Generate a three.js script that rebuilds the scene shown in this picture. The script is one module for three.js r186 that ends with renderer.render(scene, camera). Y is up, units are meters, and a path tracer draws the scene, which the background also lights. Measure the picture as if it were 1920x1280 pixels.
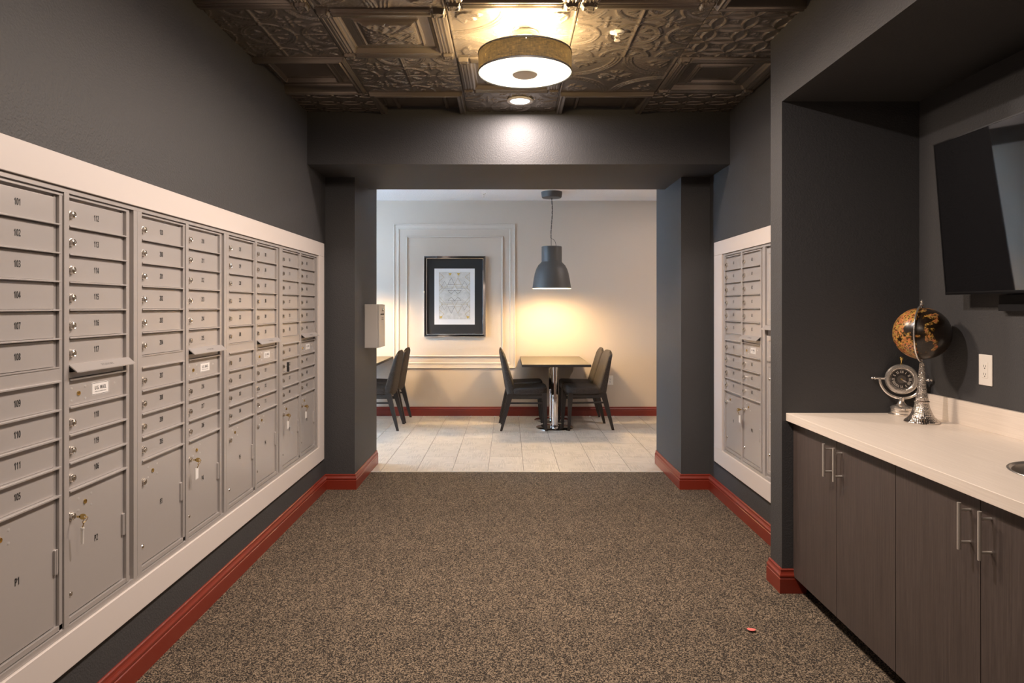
import * as THREE from 'three';
import { RoundedBoxGeometry } from 'three/addons/geometries/RoundedBoxGeometry.js';
import { mergeGeometries, toCreasedNormals } from 'three/addons/utils/BufferGeometryUtils.js';
import { FontLoader } from 'three/addons/loaders/FontLoader.js';
import { RectAreaLightUniformsLib } from 'three/addons/lights/RectAreaLightUniformsLib.js';
import { createNoise2D, createNoise3D } from 'simplex-noise';

// ---------------------------------------------------------------- camera, sky, exposure
const EYE = 1.397;                                   // eye height; depth Z below is measured forwards from the camera (z = -Z)
const scene = new THREE.Scene();
const camera = new THREE.PerspectiveCamera(2 * Math.atan(640 / 1280) * 180 / Math.PI, 1.5, 0.05, 60);
camera.position.set(0, EYE, 0);
camera.setViewOffset(1920, 1280, 7, 65, 1920, 1280); // level camera with a shifted lens
scene.add(camera);
scene.background = new THREE.Color(0.46, 0.70, 1.0); // daylight outside the dining room's window
scene.backgroundIntensity = 17.0;
const renderer = new THREE.WebGLRenderer({ antialias: true });
renderer.toneMapping = THREE.LinearToneMapping;
renderer.toneMappingExposure = 1.24;
renderer.shadowMap.enabled = true;
RectAreaLightUniformsLib.init();

// lamp strengths (the lights themselves sit in their lamps' builders)
const WARM = [1.0, 0.71, 0.36], WHITE = [1.0, 0.85, 0.77];
const DRUM_DOWN = 135, DRUM_UP = 2.8, DRUM_GLOW = 2.4, SPOT = 1400, SPOT_GLOW = 5, PENDANT = 5.0, PENDANT_GLOW = 9;

// ---------------------------------------------------------------- helpers
let seed = 7;
const rnd = () => { seed = (seed * 1664525 + 1013904223) >>> 0; return seed / 4294967296; };
const n2 = createNoise2D(rnd), n3 = createNoise3D(rnd);
const used = {};
function numbered(name) { const k = used[name] = (used[name] ?? -1) + 1; return k ? `${name}_${String(k).padStart(3, '0')}` : name; }
function tag(o, label, category, group) { o.userData.label = label; if (category) o.userData.category = category; if (group) o.userData.group = group; return o; }
function put(o, parent) { if (o.isMesh) { o.castShadow = true; o.receiveShadow = true; } (parent || scene).add(o); return o; }
function mesh(name, geo, mat, parent) {
  const g = Array.isArray(geo) ? merge(geo) : geo;
  const o = new THREE.Mesh(g, mat); o.name = parent ? name : numbered(name); return put(o, parent);
}
function merge(list) { return mergeGeometries(list.map((g) => { const c = g.index ? g.toNonIndexed() : g.clone(); for (const k of Object.keys(c.attributes)) if (!['position', 'normal', 'uv'].includes(k)) c.deleteAttribute(k); return c; })); }
function struct(name, geo, mat) { const o = mesh(name, geo, mat); o.userData.kind = 'structure'; return o; }
function thing(name, label, category, pos = [0, 0, 0], turn = 0, group) {
  const o = new THREE.Group(); o.name = numbered(name); scene.add(o); o.position.set(...pos); o.rotation.y = turn; tag(o, label, category, group); return o;
}
function uvMetres(g) {                                // uv in metres, along the face's two axes
  const p = g.attributes.position, n = g.attributes.normal, uv = new Float32Array(p.count * 2);
  for (let i = 0; i < p.count; i++) {
    const ax = Math.abs(n.getX(i)), ay = Math.abs(n.getY(i)), az = Math.abs(n.getZ(i));
    if (ax >= ay && ax >= az) { uv[2 * i] = p.getZ(i); uv[2 * i + 1] = p.getY(i); }
    else if (ay >= az) { uv[2 * i] = p.getX(i); uv[2 * i + 1] = p.getZ(i); }
    else { uv[2 * i] = p.getX(i); uv[2 * i + 1] = p.getY(i); }
  }
  g.setAttribute('uv', new THREE.BufferAttribute(uv, 2)); return g;
}
// box from ranges; Z is the depth in front of the camera
function bz(x0, x1, y0, y1, Z0, Z1) { const g = new THREE.BoxGeometry(x1 - x0, y1 - y0, Z1 - Z0); g.translate((x0 + x1) / 2, (y0 + y1) / 2, -(Z0 + Z1) / 2); return uvMetres(g); }
// box from local ranges
function bx(x0, x1, y0, y1, z0, z1, r = 0, s = 2) {
  const w = x1 - x0, h = y1 - y0, d = z1 - z0;
  const g = r ? new RoundedBoxGeometry(w, h, d, s, Math.min(r, w / 2.01, h / 2.01, d / 2.01)) : new THREE.BoxGeometry(w, h, d);
  g.translate((x0 + x1) / 2, (y0 + y1) / 2, (z0 + z1) / 2); return uvMetres(g);
}
function lathe(pts, seg = 32, crease = 0.6) { return toCreasedNormals(new THREE.LatheGeometry(pts.map((p) => new THREE.Vector2(Math.max(p[0], 0), p[1])), seg), crease); }
function tube(pts, r, seg = 24, rs = 8, closed = false) { return new THREE.TubeGeometry(new THREE.CatmullRomCurve3(pts.map((p) => new THREE.Vector3(...p)), closed), seg, r, rs, closed); }
function rod(a, b, r, seg = 16, r2 = r) {
  const A = new THREE.Vector3(...a), B = new THREE.Vector3(...b), d = B.clone().sub(A), g = new THREE.CylinderGeometry(r2, r, d.length(), seg);
  g.applyQuaternion(new THREE.Quaternion().setFromUnitVectors(new THREE.Vector3(0, 1, 0), d.normalize())); const m = A.add(B).multiplyScalar(0.5); g.translate(m.x, m.y, m.z); return g;
}
function taper(p0, p1, s0, s1) {                      // a four-sided tapering bar; s = [along x, along z]
  const P = [], idx = [];
  for (const [p, s] of [[p0, s0], [p1, s1]]) for (const [a, b] of [[-1, -1], [1, -1], [1, 1], [-1, 1]]) P.push(p[0] + a * s[0] / 2, p[1], p[2] + b * s[1] / 2);
  for (let k = 0; k < 4; k++) { const m = (k + 1) % 4; idx.push(k, k + 4, m, m, k + 4, m + 4); }
  idx.push(0, 1, 2, 0, 2, 3, 4, 6, 5, 4, 7, 6);
  const up = p1[1] > p0[1];
  if (!up) for (let i = 0; i < idx.length; i += 3) [idx[i], idx[i + 1]] = [idx[i + 1], idx[i]];
  let g = new THREE.BufferGeometry(); g.setAttribute('position', new THREE.Float32BufferAttribute(P, 3)); g.setIndex(idx);
  g = g.toNonIndexed(); g.computeVertexNormals(); return uvMetres(g);
}
// profile [[out, y] ...] swept along a plan polyline [[x, Z] ...] with mitred corners; side chooses which hand is "out"
function sweep(path, profile, side) {
  const pts = path.map(([x, Z]) => new THREE.Vector2(x, -Z)), n = pts.length, dirs = [], rings = [];
  for (let i = 0; i + 1 < n; i++) dirs.push(pts[i + 1].clone().sub(pts[i]).normalize());
  const nor = dirs.map((d) => new THREE.Vector2(-d.y * side, d.x * side));
  for (let i = 0; i < n; i++) {
    const a = nor[Math.max(0, i - 1)], b = nor[Math.min(n - 2, i)], m = a.clone().add(b).normalize(), k = 1 / m.dot(b);
    rings.push(profile.map(([o, y]) => [pts[i].x + m.x * o * k, y, pts[i].y + m.y * o * k]));
  }
  const P = []; const tri = (a, b, c) => P.push(...a, ...b, ...c);
  for (let i = 0; i + 1 < n; i++) for (let j = 0; j + 1 < profile.length; j++) {
    const a = rings[i][j], b = rings[i + 1][j], c = rings[i + 1][j + 1], d = rings[i][j + 1];
    if (side > 0) { tri(a, b, c); tri(a, c, d); } else { tri(a, c, b); tri(a, d, c); }
  }
  for (const r of [rings[0], rings[n - 1]]) for (let j = 1; j + 1 < r.length; j++) tri(r[0], r[j], r[j + 1]);
  const g = new THREE.BufferGeometry(); g.setAttribute('position', new THREE.Float32BufferAttribute(P, 3)); g.computeVertexNormals(); return uvMetres(g);
}
// a mitred rectangular frame in the xy plane; profile [[inset, depth] ...], depth along +z
function frameOf(x0, x1, y0, y1, profile) {
  const P = [], tri = (a, b, c) => P.push(...a, ...b, ...c);
  const cor = profile.map(([i, d]) => [[x0 + i, y0 + i, d], [x1 - i, y0 + i, d], [x1 - i, y1 - i, d], [x0 + i, y1 - i, d]]);
  for (let k = 0; k < 4; k++) { const m = (k + 1) % 4; for (let j = 0; j + 1 < profile.length; j++) { const a = cor[j][k], b = cor[j][m], c = cor[j + 1][m], d = cor[j + 1][k]; tri(a, b, c); tri(a, c, d); } }
  const g = new THREE.BufferGeometry(); g.setAttribute('position', new THREE.Float32BufferAttribute(P, 3)); g.computeVertexNormals(); return uvMetres(g);
}
function loft(rings, capA = true, capB = true) {      // rings of equal length, smooth
  const P = [], idx = [], m = rings[0].length; for (const r of rings) for (const p of r) P.push(...p);
  for (let i = 0; i + 1 < rings.length; i++) for (let j = 0; j < m; j++) { const k = (j + 1) % m, a = i * m + j, b = i * m + k; idx.push(a, a + m, b, b, a + m, b + m); }
  const cap = (i, flip) => { const r = rings[i], c = [0, 0, 0]; for (const p of r) for (let q = 0; q < 3; q++) c[q] += p[q] / m; const at = P.length / 3; P.push(...c); for (let j = 0; j < m; j++) { const k = (j + 1) % m; flip ? idx.push(at, i * m + k, i * m + j) : idx.push(at, i * m + j, i * m + k); } };
  if (capA) cap(0, false); if (capB) cap(rings.length - 1, true);
  const g = new THREE.BufferGeometry(); g.setAttribute('position', new THREE.Float32BufferAttribute(P, 3)); g.setIndex(idx); g.computeVertexNormals(); return uvMetres(g);
}
function superRing(cx, cz, a, b, e, m = 36) { const r = []; for (let j = 0; j < m; j++) { const t = j / m * 2 * Math.PI, c = Math.cos(t), s = Math.sin(t); r.push([cx + a * Math.sign(c) * Math.abs(c) ** (2 / e), cz + b * Math.sign(s) * Math.abs(s) ** (2 / e)]); } return r; }

// ---------------------------------------------------------------- textures (what surfaces are made of)
function tex(w, h, f, srgb, rx = 1, ry = 1) {         // f(i, j) -> [r, g, b] 0..1 (sRGB when srgb)
  const d = new Uint8Array(w * h * 4);
  for (let j = 0; j < h; j++) for (let i = 0; i < w; i++) { const c = f(i, j), k = 4 * (j * w + i); for (let q = 0; q < 3; q++) d[k + q] = Math.max(0, Math.min(255, 255 * (c[q] ?? c[0]))); d[k + 3] = 255; }
  const t = new THREE.DataTexture(d, w, h); t.magFilter = THREE.LinearFilter; t.minFilter = THREE.LinearMipmapLinearFilter; t.generateMipmaps = true; t.wrapS = t.wrapT = THREE.RepeatWrapping;
  if (srgb) t.colorSpace = THREE.SRGBColorSpace; t.repeat.set(rx, ry); t.needsUpdate = true; return t;
}
function gridNoise(n) { const a = new Float32Array(n * n); for (let i = 0; i < a.length; i++) a[i] = rnd(); return (x, y) => { const xi = Math.floor(x), yi = Math.floor(y), fx = x - xi, fy = y - yi, s = (t) => t * t * (3 - 2 * t), q = (i, j) => a[((j % n + n) % n) * n + ((i % n + n) % n)]; const u = s(fx), v = s(fy); return (q(xi, yi) * (1 - u) + q(xi + 1, yi) * u) * (1 - v) + (q(xi, yi + 1) * (1 - u) + q(xi + 1, yi + 1) * u) * v; }; }
const gA = gridNoise(256), gB = gridNoise(128), gC = gridNoise(16), gD = gridNoise(64);

const peel = tex(512, 512, (i, j) => [0.55 * gB(i / 4, j / 4) + 0.3 * gA(i / 2, j / 2) + 0.15 * gC(i / 32, j / 32)], false, 1.6, 1.6);
const popcorn = tex(512, 512, (i, j) => [gB(i / 4, j / 4) ** 1.6 * 0.8 + 0.2 * gA(i / 2, j / 2)], false, 1.2, 1.2);
const carpetH = new Float32Array(1024 * 1024);
for (let j = 0; j < 1024; j++) for (let i = 0; i < 1024; i++) {
  carpetH[j * 1024 + i] = 0.55 * gA(i / 4, j / 4) + 0.3 * gA(i / 2 + 91, j / 2 + 17) + 0.15 * gB(i / 8, j / 8);
}
const carpetColor = tex(1024, 1024, (i, j) => {
  const h = carpetH[j * 1024 + i], k = Math.max(0, Math.min(1, (h - 0.31) / 0.38)), g = 0.94 + 0.12 * gC(i / 64, j / 64), s = k * k * (3 - 2 * k);
  return [(0.115 + 0.43 * s) * g, (0.093 + 0.387 * s) * g, (0.073 + 0.328 * s) * g];
}, true, 1.12, 1.12);
const carpetBump = tex(1024, 1024, (i, j) => [carpetH[j * 1024 + i]], false, 1.12, 1.12);
const grainV = tex(256, 1024, (i, j) => { const g = 0.5 * gA(i, j / 90) + 0.3 * gB(i / 2, j / 160) + 0.2 * gA(i + 40, j / 18); return [0.29 + 0.12 * (g - 0.5), 0.252 + 0.11 * (g - 0.5), 0.237 + 0.10 * (g - 0.5)]; }, true, 1.9, 0.9);
const grainLight = tex(1024, 256, (i, j) => { const g = 0.5 * gB(i / 128, j / 2) + 0.3 * gA(i / 64, j) + 0.2 * gB(i / 256, j / 2); return [0.87 + 0.07 * (g - 0.5), 0.825 + 0.075 * (g - 0.5), 0.775 + 0.08 * (g - 0.5)]; }, true, 0.9, 3);
const tileColor = [0, 1, 2, 3].map((v) => tex(256, 512, (i, j) => {
  const a = gB(i / 3 + 40 * v, j / 64), b = gB(i / 48, j / 3 + 50 * v), patch = gC(i / 52 + v * 3, j / 74 + v * 5);
  const g = patch > 0.55 ? b : a, c = 0.735 + 0.13 * (g - 0.5) + 0.05 * (patch - 0.5) + 0.012 * (v - 1.5);
  return [c, c * 0.955, c * 0.895];
}, true, 1, 1));
const tweed = tex(256, 256, (i, j) => { const w = ((i + j) % 6 < 3 ? 0.04 : -0.02), g = gA(i / 1.5, j / 1.5); const k = 0.20 + w + 0.30 * (g - 0.5); return [k * 1.06, k * 0.93, k * 0.84]; }, true, 3.2, 3.2);
const linen = tex(256, 256, (i, j) => { const g = 0.5 + 0.5 * (gA(i / 2, j / 20) - 0.5) + 0.7 * (gA(i / 20 + 9, j / 2) - 0.5); return [0.165 * g + 0.05, 0.135 * g + 0.042, 0.075 * g + 0.025]; }, true, 1, 1);
const hammer = tex(256, 256, (i, j) => { let m = 9; for (let a = -1; a < 2; a++) for (let b = -1; b < 2; b++) { const ci = Math.floor(i / 16) + a, cj = Math.floor(j / 16) + b, q = ((ci & 15) * 16 + (cj & 15)), px = (ci + 0.2 + 0.6 * ((q * 0.618) % 1)) * 16, py = (cj + 0.2 + 0.6 * ((q * 0.7548) % 1)) * 16; m = Math.min(m, Math.hypot(i - px, j - py) / 10); } return [Math.min(1, m * m)]; }, false, 1, 1);
const brushed = tex(256, 256, (i, j) => [0.26 + 0.14 * gA(i, j / 40)], false, 4, 1);

// ---------------------------------------------------------------- materials
const S = (p) => new THREE.MeshStandardMaterial(p), H = (p) => new THREE.MeshPhysicalMaterial(p), C = (r, g, b) => new THREE.Color().setRGB(r, g, b);
const M = {
  darkWall: S({ color: C(0.047, 0.0465, 0.0485), roughness: 0.62, bumpMap: peel, bumpScale: 0.0012 }),
  alcoveWall: S({ color: C(0.047, 0.0465, 0.0485), roughness: 0.62, bumpMap: peel, bumpScale: 0.0012 }),
  creamWall: S({ color: C(0.58, 0.495, 0.41), roughness: 0.6, bumpMap: peel, bumpScale: 0.0006 }),
  moulding: S({ color: C(0.62, 0.55, 0.475), roughness: 0.42 }),
  whiteCeiling: S({ color: C(0.80, 0.78, 0.77), roughness: 0.95, bumpMap: popcorn, bumpScale: 0.004 }),
  red: H({ color: C(0.20, 0.021, 0.009), roughness: 0.38, clearcoat: 0.3, clearcoatRoughness: 0.3 }),
  carpet: S({ color: 0xffffff, map: carpetColor, roughness: 1.0, bumpMap: carpetBump, bumpScale: 0.006 }),
  frame: S({ color: C(0.66, 0.60, 0.565), roughness: 0.45 }),
  mail: S({ color: C(0.48, 0.45, 0.435), roughness: 0.32, metalness: 0.35 }),
  mailDark: S({ color: C(0.05, 0.05, 0.05), roughness: 0.7 }),
  nickel: S({ color: C(0.72, 0.68, 0.62), roughness: 0.2, metalness: 1 }),
  rivet: S({ color: C(0.8, 0.78, 0.76), roughness: 0.35, metalness: 0.6 }),
  brass: S({ color: C(0.66, 0.47, 0.17), roughness: 0.25, metalness: 1 }),
  ink: S({ color: C(0.015, 0.015, 0.015), roughness: 0.6 }),
  paper: S({ color: C(0.78, 0.76, 0.74), roughness: 0.5 }),
  tin: S({ color: C(0.225, 0.190, 0.160), roughness: 0.26, metalness: 0.68 }),
  slabDark: S({ color: C(0.02, 0.017, 0.015), roughness: 0.9 }),
  tiles: tileColor.map((t) => S({ map: t, roughness: 0.45 })),
  grout: S({ color: C(0.24, 0.22, 0.2), roughness: 0.95 }),
  cabinet: S({ map: grainV, roughness: 0.5 }),
  carcass: S({ color: C(0.03, 0.027, 0.025), roughness: 0.7 }),
  worktop: S({ map: grainLight, roughness: 0.36 }),
  steel: S({ color: C(0.68, 0.64, 0.59), roughness: 0.42, metalness: 0.75 }),
  steelBowl: S({ color: C(0.5, 0.48, 0.46), roughness: 0.34, metalness: 1 }),
  chrome: S({ color: C(0.78, 0.78, 0.79), roughness: 0.06, metalness: 1 }),
  silver: S({ color: C(0.82, 0.77, 0.71), roughness: 0.2, metalness: 0.88 }),
  hammered: S({ color: C(0.66, 0.61, 0.56), roughness: 0.16, metalness: 1, bumpMap: hammer, bumpScale: 0.0012 }),
  tvBlack: S({ color: C(0.008, 0.008, 0.009), roughness: 0.35 }),
  screen: H({ color: C(0.004, 0.004, 0.005), roughness: 0.04, clearcoat: 1, clearcoatRoughness: 0.03, specularIntensity: 1 }),
  plastic: S({ color: C(0.78, 0.74, 0.68), roughness: 0.35 }),
  slot: S({ color: C(0.03, 0.03, 0.03), roughness: 0.6 }),
  tweed: S({ map: tweed, roughness: 0.95 }),
  wood: S({ color: C(0.022, 0.016, 0.013), roughness: 0.45 }),
  tableTop: S({ color: C(0.115, 0.098, 0.066), roughness: 0.45 }),
  tableEdge: S({ color: C(0.03, 0.027, 0.026), roughness: 0.5 }),
  lampGrey: S({ color: C(0.085, 0.082, 0.080), roughness: 0.5, metalness: 0.1 }),
  lampInside: S({ color: C(0.8, 0.78, 0.74), roughness: 0.6, side: THREE.DoubleSide }),
  linen: H({ map: linen, roughness: 1, transmission: 0.26, thickness: 0, side: THREE.DoubleSide }),
  shadeRim: S({ color: C(0.05, 0.05, 0.05), roughness: 0.6 }),
  mat: S({ color: C(0.013, 0.012, 0.012), roughness: 0.6 }),
  pink: S({ color: C(0.75, 0.17, 0.15), roughness: 0.5 }),
  drop: S({ color: C(0.60, 0.565, 0.53), roughness: 0.38, metalness: 0.4 }),
  clear: H({ color: C(1, 1, 1), roughness: 0.03, specularIntensity: 0.45, transmission: 1, thickness: 0 }),
  tagPlastic: H({ color: C(0.9, 0.88, 0.85), roughness: 0.3, transmission: 0.4, thickness: 0 }),
};
const glow = (rgb, k) => S({ color: C(0.7, 0.68, 0.64), emissive: C(...rgb), emissiveIntensity: k, roughness: 0.6 });

// ---------------------------------------------------------------- main dimensions
const CEIL = EYE + 1.362, XL = -1.402, XR = 1.545, ALC = 1.3395, ALB = 2.012, BEAM0 = 4.758, BEAM1 = 5.775, PIL = 5.233, PILB = 6.10, PXL = -1.177, PXR = 1.3246;
const BEAMY = EYE + 0.9925, SOFFIT = EYE + 1.0046, BACK = 8.76, REAR = -1.7, AZ0 = 1.55, AZ1 = 3.342, PZ1 = 3.485;
const FXL = -3.5, FXR = 2.7;
const TOP = CEIL + 0.16;
// openings for the mailboxes
const FRT = EYE + 0.4754, FRB = EYE - 1.1445, IT = EYE + 0.376, IB = EYE - 1.032, LZ0 = 1.752, LZ1 = 5.006, RZ0 = 3.62, RZ1 = 4.89;

// ---------------------------------------------------------------- setting: floors, walls, ceilings
struct('floor', bz(XL - 0.15, ALB + 0.15, -0.12, 0, REAR - 0.15, BEAM1), M.carpet);
struct('wall_left', [bz(XL - 0.15, XL, 0, TOP, REAR, LZ0), bz(XL - 0.15, XL, 0, TOP, LZ1, PIL), bz(XL - 0.15, XL, 0, IB, LZ0, LZ1), bz(XL - 0.15, XL, IT, TOP, LZ0, LZ1), bz(XL - 0.19, XL - 0.15, 0, TOP, LZ0, LZ1)], M.darkWall);
struct('wall_right', [bz(XR, XR + 0.15, 0, TOP, PZ1, RZ0), bz(XR, XR + 0.15, 0, TOP, RZ1, PIL), bz(XR, XR + 0.15, 0, IB, RZ0, RZ1), bz(XR, XR + 0.15, IT, TOP, RZ0, RZ1), bz(XR + 0.15, XR + 0.19, 0, TOP, RZ0, RZ1)], M.darkWall);
struct('wall_near', bz(ALC, ALB + 0.15, 0, TOP, REAR, AZ0), M.darkWall);
struct('wall_rear', bz(XL - 0.15, ALB + 0.15, 0, TOP, REAR - 0.15, REAR), M.darkWall);
struct('wall_pilaster', bz(ALC, ALB + 0.15, 0, TOP, AZ1, PZ1), M.darkWall);
struct('wall_alcove', bz(ALB, ALB + 0.15, 0, TOP, AZ0, AZ1), M.darkWall);
struct('soffit_beam', bz(ALC, ALB, SOFFIT, TOP, AZ0, AZ1), M.darkWall);
struct('beam', bz(XL, XR, BEAMY, TOP, BEAM0, BEAM1), M.darkWall);
struct('pillar_left', bz(XL - 0.15, PXL, 0, TOP, PIL, PILB), M.darkWall);
struct('pillar_right', bz(PXR, XR + 0.15, 0, TOP, PIL, PILB), M.darkWall);
// dining room beyond
struct('wall_back', bz(FXL - 0.15, FXR + 0.15, 0, TOP, BACK, BACK + 0.15), M.creamWall);
struct('wall_front', [bz(FXL, XL - 0.15, 0, TOP, PILB - 0.12, PILB), bz(XR + 0.15, FXR, 0, TOP, PILB - 0.12, PILB)], M.creamWall);
struct('wall_east', bz(FXR, FXR + 0.15, 0, TOP, PILB - 0.12, BACK), M.creamWall);
const WZ0 = 6.25, WZ1 = 7.75, WY0 = 0.6, WY1 = 2.45;
struct('wall_west', [bz(FXL - 0.15, FXL, 0, TOP, PILB - 0.12, WZ0), bz(FXL - 0.15, FXL, 0, TOP, WZ1, BACK), bz(FXL - 0.15, FXL, 0, WY0, WZ0, WZ1), bz(FXL - 0.15, FXL, WY1, TOP, WZ0, WZ1)], M.creamWall);
struct('far_ceiling', bz(FXL - 0.15, FXR + 0.15, CEIL, TOP, BEAM1, BACK), M.whiteCeiling);
{
  const w = new THREE.Group(); w.name = 'window_1'; w.userData.kind = 'structure'; scene.add(w); w.position.set(FXL - 0.08, WY0, -(WZ0 + WZ1) / 2);
  const hw = (WZ1 - WZ0) / 2, h = WY1 - WY0;
  mesh('window_frame', [bx(-0.03, 0.03, 0, 0.06, -hw, hw), bx(-0.03, 0.03, h - 0.06, h, -hw, hw), bx(-0.03, 0.03, 0.06, h - 0.06, -hw, -hw + 0.06), bx(-0.03, 0.03, 0.06, h - 0.06, hw - 0.06, hw), bx(-0.03, 0.03, 0.06, h - 0.06, -0.03, 0.03)], M.plastic, w);
  for (const s of [-1, 1]) mesh('pane', bx(-0.003, 0.003, 0.06, h - 0.06, s > 0 ? 0.03 : -hw + 0.06, s > 0 ? hw - 0.06 : -0.03), M.clear, w);
}
// tiled floor: 12 by 24 inch tiles in half stagger
{
  const f = struct('tile_floor', [bz(FXL - 0.15, FXR + 0.15, -0.12, -0.004, PILB, BACK), bz(PXL, PXR, -0.12, -0.004, BEAM1, PILB)], M.grout);
  const W = 0.3048, L = 0.6096, g = 0.0035, cache = {};
  const tile = (x0, x1, Z0, Z1, k) => {
    if (x1 - x0 < 0.02 || Z1 - Z0 < 0.02) return;
    const w = x1 - x0 - g, l = Z1 - Z0 - g, key = w.toFixed(3) + l.toFixed(3);
    if (!cache[key]) { const q = new RoundedBoxGeometry(w, 0.012, l, 1, 0.0012), p = q.attributes.position, uv = q.attributes.uv; for (let i = 0; i < p.count; i++) uv.setXY(i, p.getX(i) / W + 0.5, p.getZ(i) / L + 0.5); cache[key] = q; }
    const o = mesh('tile', cache[key], M.tiles[k], f); o.position.set((x0 + x1) / 2, -0.006 + 0.0004 * (rnd() - 0.5), -(Z0 + Z1) / 2); if (rnd() < 0.5) o.rotation.y = Math.PI;
  };
  for (let c = Math.floor((FXL - 0.132) / W); c < 12; c++) {
    const xa = 0.132 + c * W, off = (c % 2 === 0 ? 6.066 : 6.364);
    for (let r = -2; r < 6; r++) {
      const Za = off + r * L, Zb = Za + L;
      // the room, then the passage between the pillars; only tiles that can be seen or stepped towards
      const x0 = Math.max(xa, -3.2), x1 = Math.min(xa + W, 2.6);
      if (Zb > PILB && x1 > x0) {
        const inPass = x0 > PXL - 0.01 && x1 < PXR + 0.01;
        tile(x0, x1, Math.max(Za, inPass ? BEAM1 + 0.012 : PILB), Math.min(Zb, BACK), (rnd() * 4) | 0);
      } else { const p0 = Math.max(xa, PXL), p1 = Math.min(xa + W, PXR); if (p1 > p0) tile(p0, p1, Math.max(Za, BEAM1 + 0.012), Math.min(Zb, PILB), (rnd() * 4) | 0); }
    }
  }
  for (let c = -6; c < 6; c++) {                      // passage parts of the columns that cross the pillars' line
    const xa = 0.132 + c * W, off = (c % 2 === 0 ? 6.066 : 6.364), p0 = Math.max(xa, PXL), p1 = Math.min(xa + W, PXR), whole = xa > PXL - 0.01 && xa + W < PXR + 0.01;
    if (p1 <= p0 || whole) continue;
    for (let r = -2; r < 2; r++) { const Za = off + r * L, Zb = Za + L; if (Zb > PILB && Za < PILB) tile(p0, p1, Math.max(Za, BEAM1 + 0.012), PILB, (rnd() * 4) | 0); }
  }
  struct('trim_1', bz(PXL, PXR, -0.02, 0.004, BEAM1 - 0.004, BEAM1 + 0.011), M.rivet);
}
// baseboards
const skirt = [[0, 0], [0.016, 0], [0.016, 0.070], [0.013, 0.073], [0.013, 0.078], [0.016, 0.081], [0.0155, 0.088], [0.011, 0.096], [0.0085, 0.103], [0.0085, 0.113], [0.005, 0.117], [0, 0.117]];
struct('baseboard_left', sweep([[XL, REAR], [XL, PIL], [PXL, PIL], [PXL, PILB]], skirt, 1), M.red);
struct('baseboard_right', sweep([[ALC + 0.115, AZ1], [ALC, AZ1], [ALC, PZ1], [XR, PZ1], [XR, PIL], [PXR, PIL], [PXR, PILB]], skirt, -1), M.red);
struct('baseboard_back', sweep([[FXL, BACK], [FXR, BACK]], skirt, 1), M.red);
// panel mouldings on the cream wall
const onBack = (g) => g.translate(0, EYE, -BACK);
struct('trim_2', onBack(frameOf(-1.472, 0.092, -0.790, 1.067, [[0, 0], [0, 0.010], [0.005, 0.017], [0.014, 0.017], [0.020, 0.006], [0.056, 0.005], [0.060, 0.010], [0.068, 0.010], [0.073, 0.002], [0.078, 0]])), M.moulding);
struct('trim_3', onBack(frameOf(-1.308, -0.066, -0.640, 0.906, [[0, 0], [0, 0.010], [0.004, 0.017], [0.012, 0.017], [0.018, 0.008], [0.020, 0]])), M.moulding);

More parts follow.
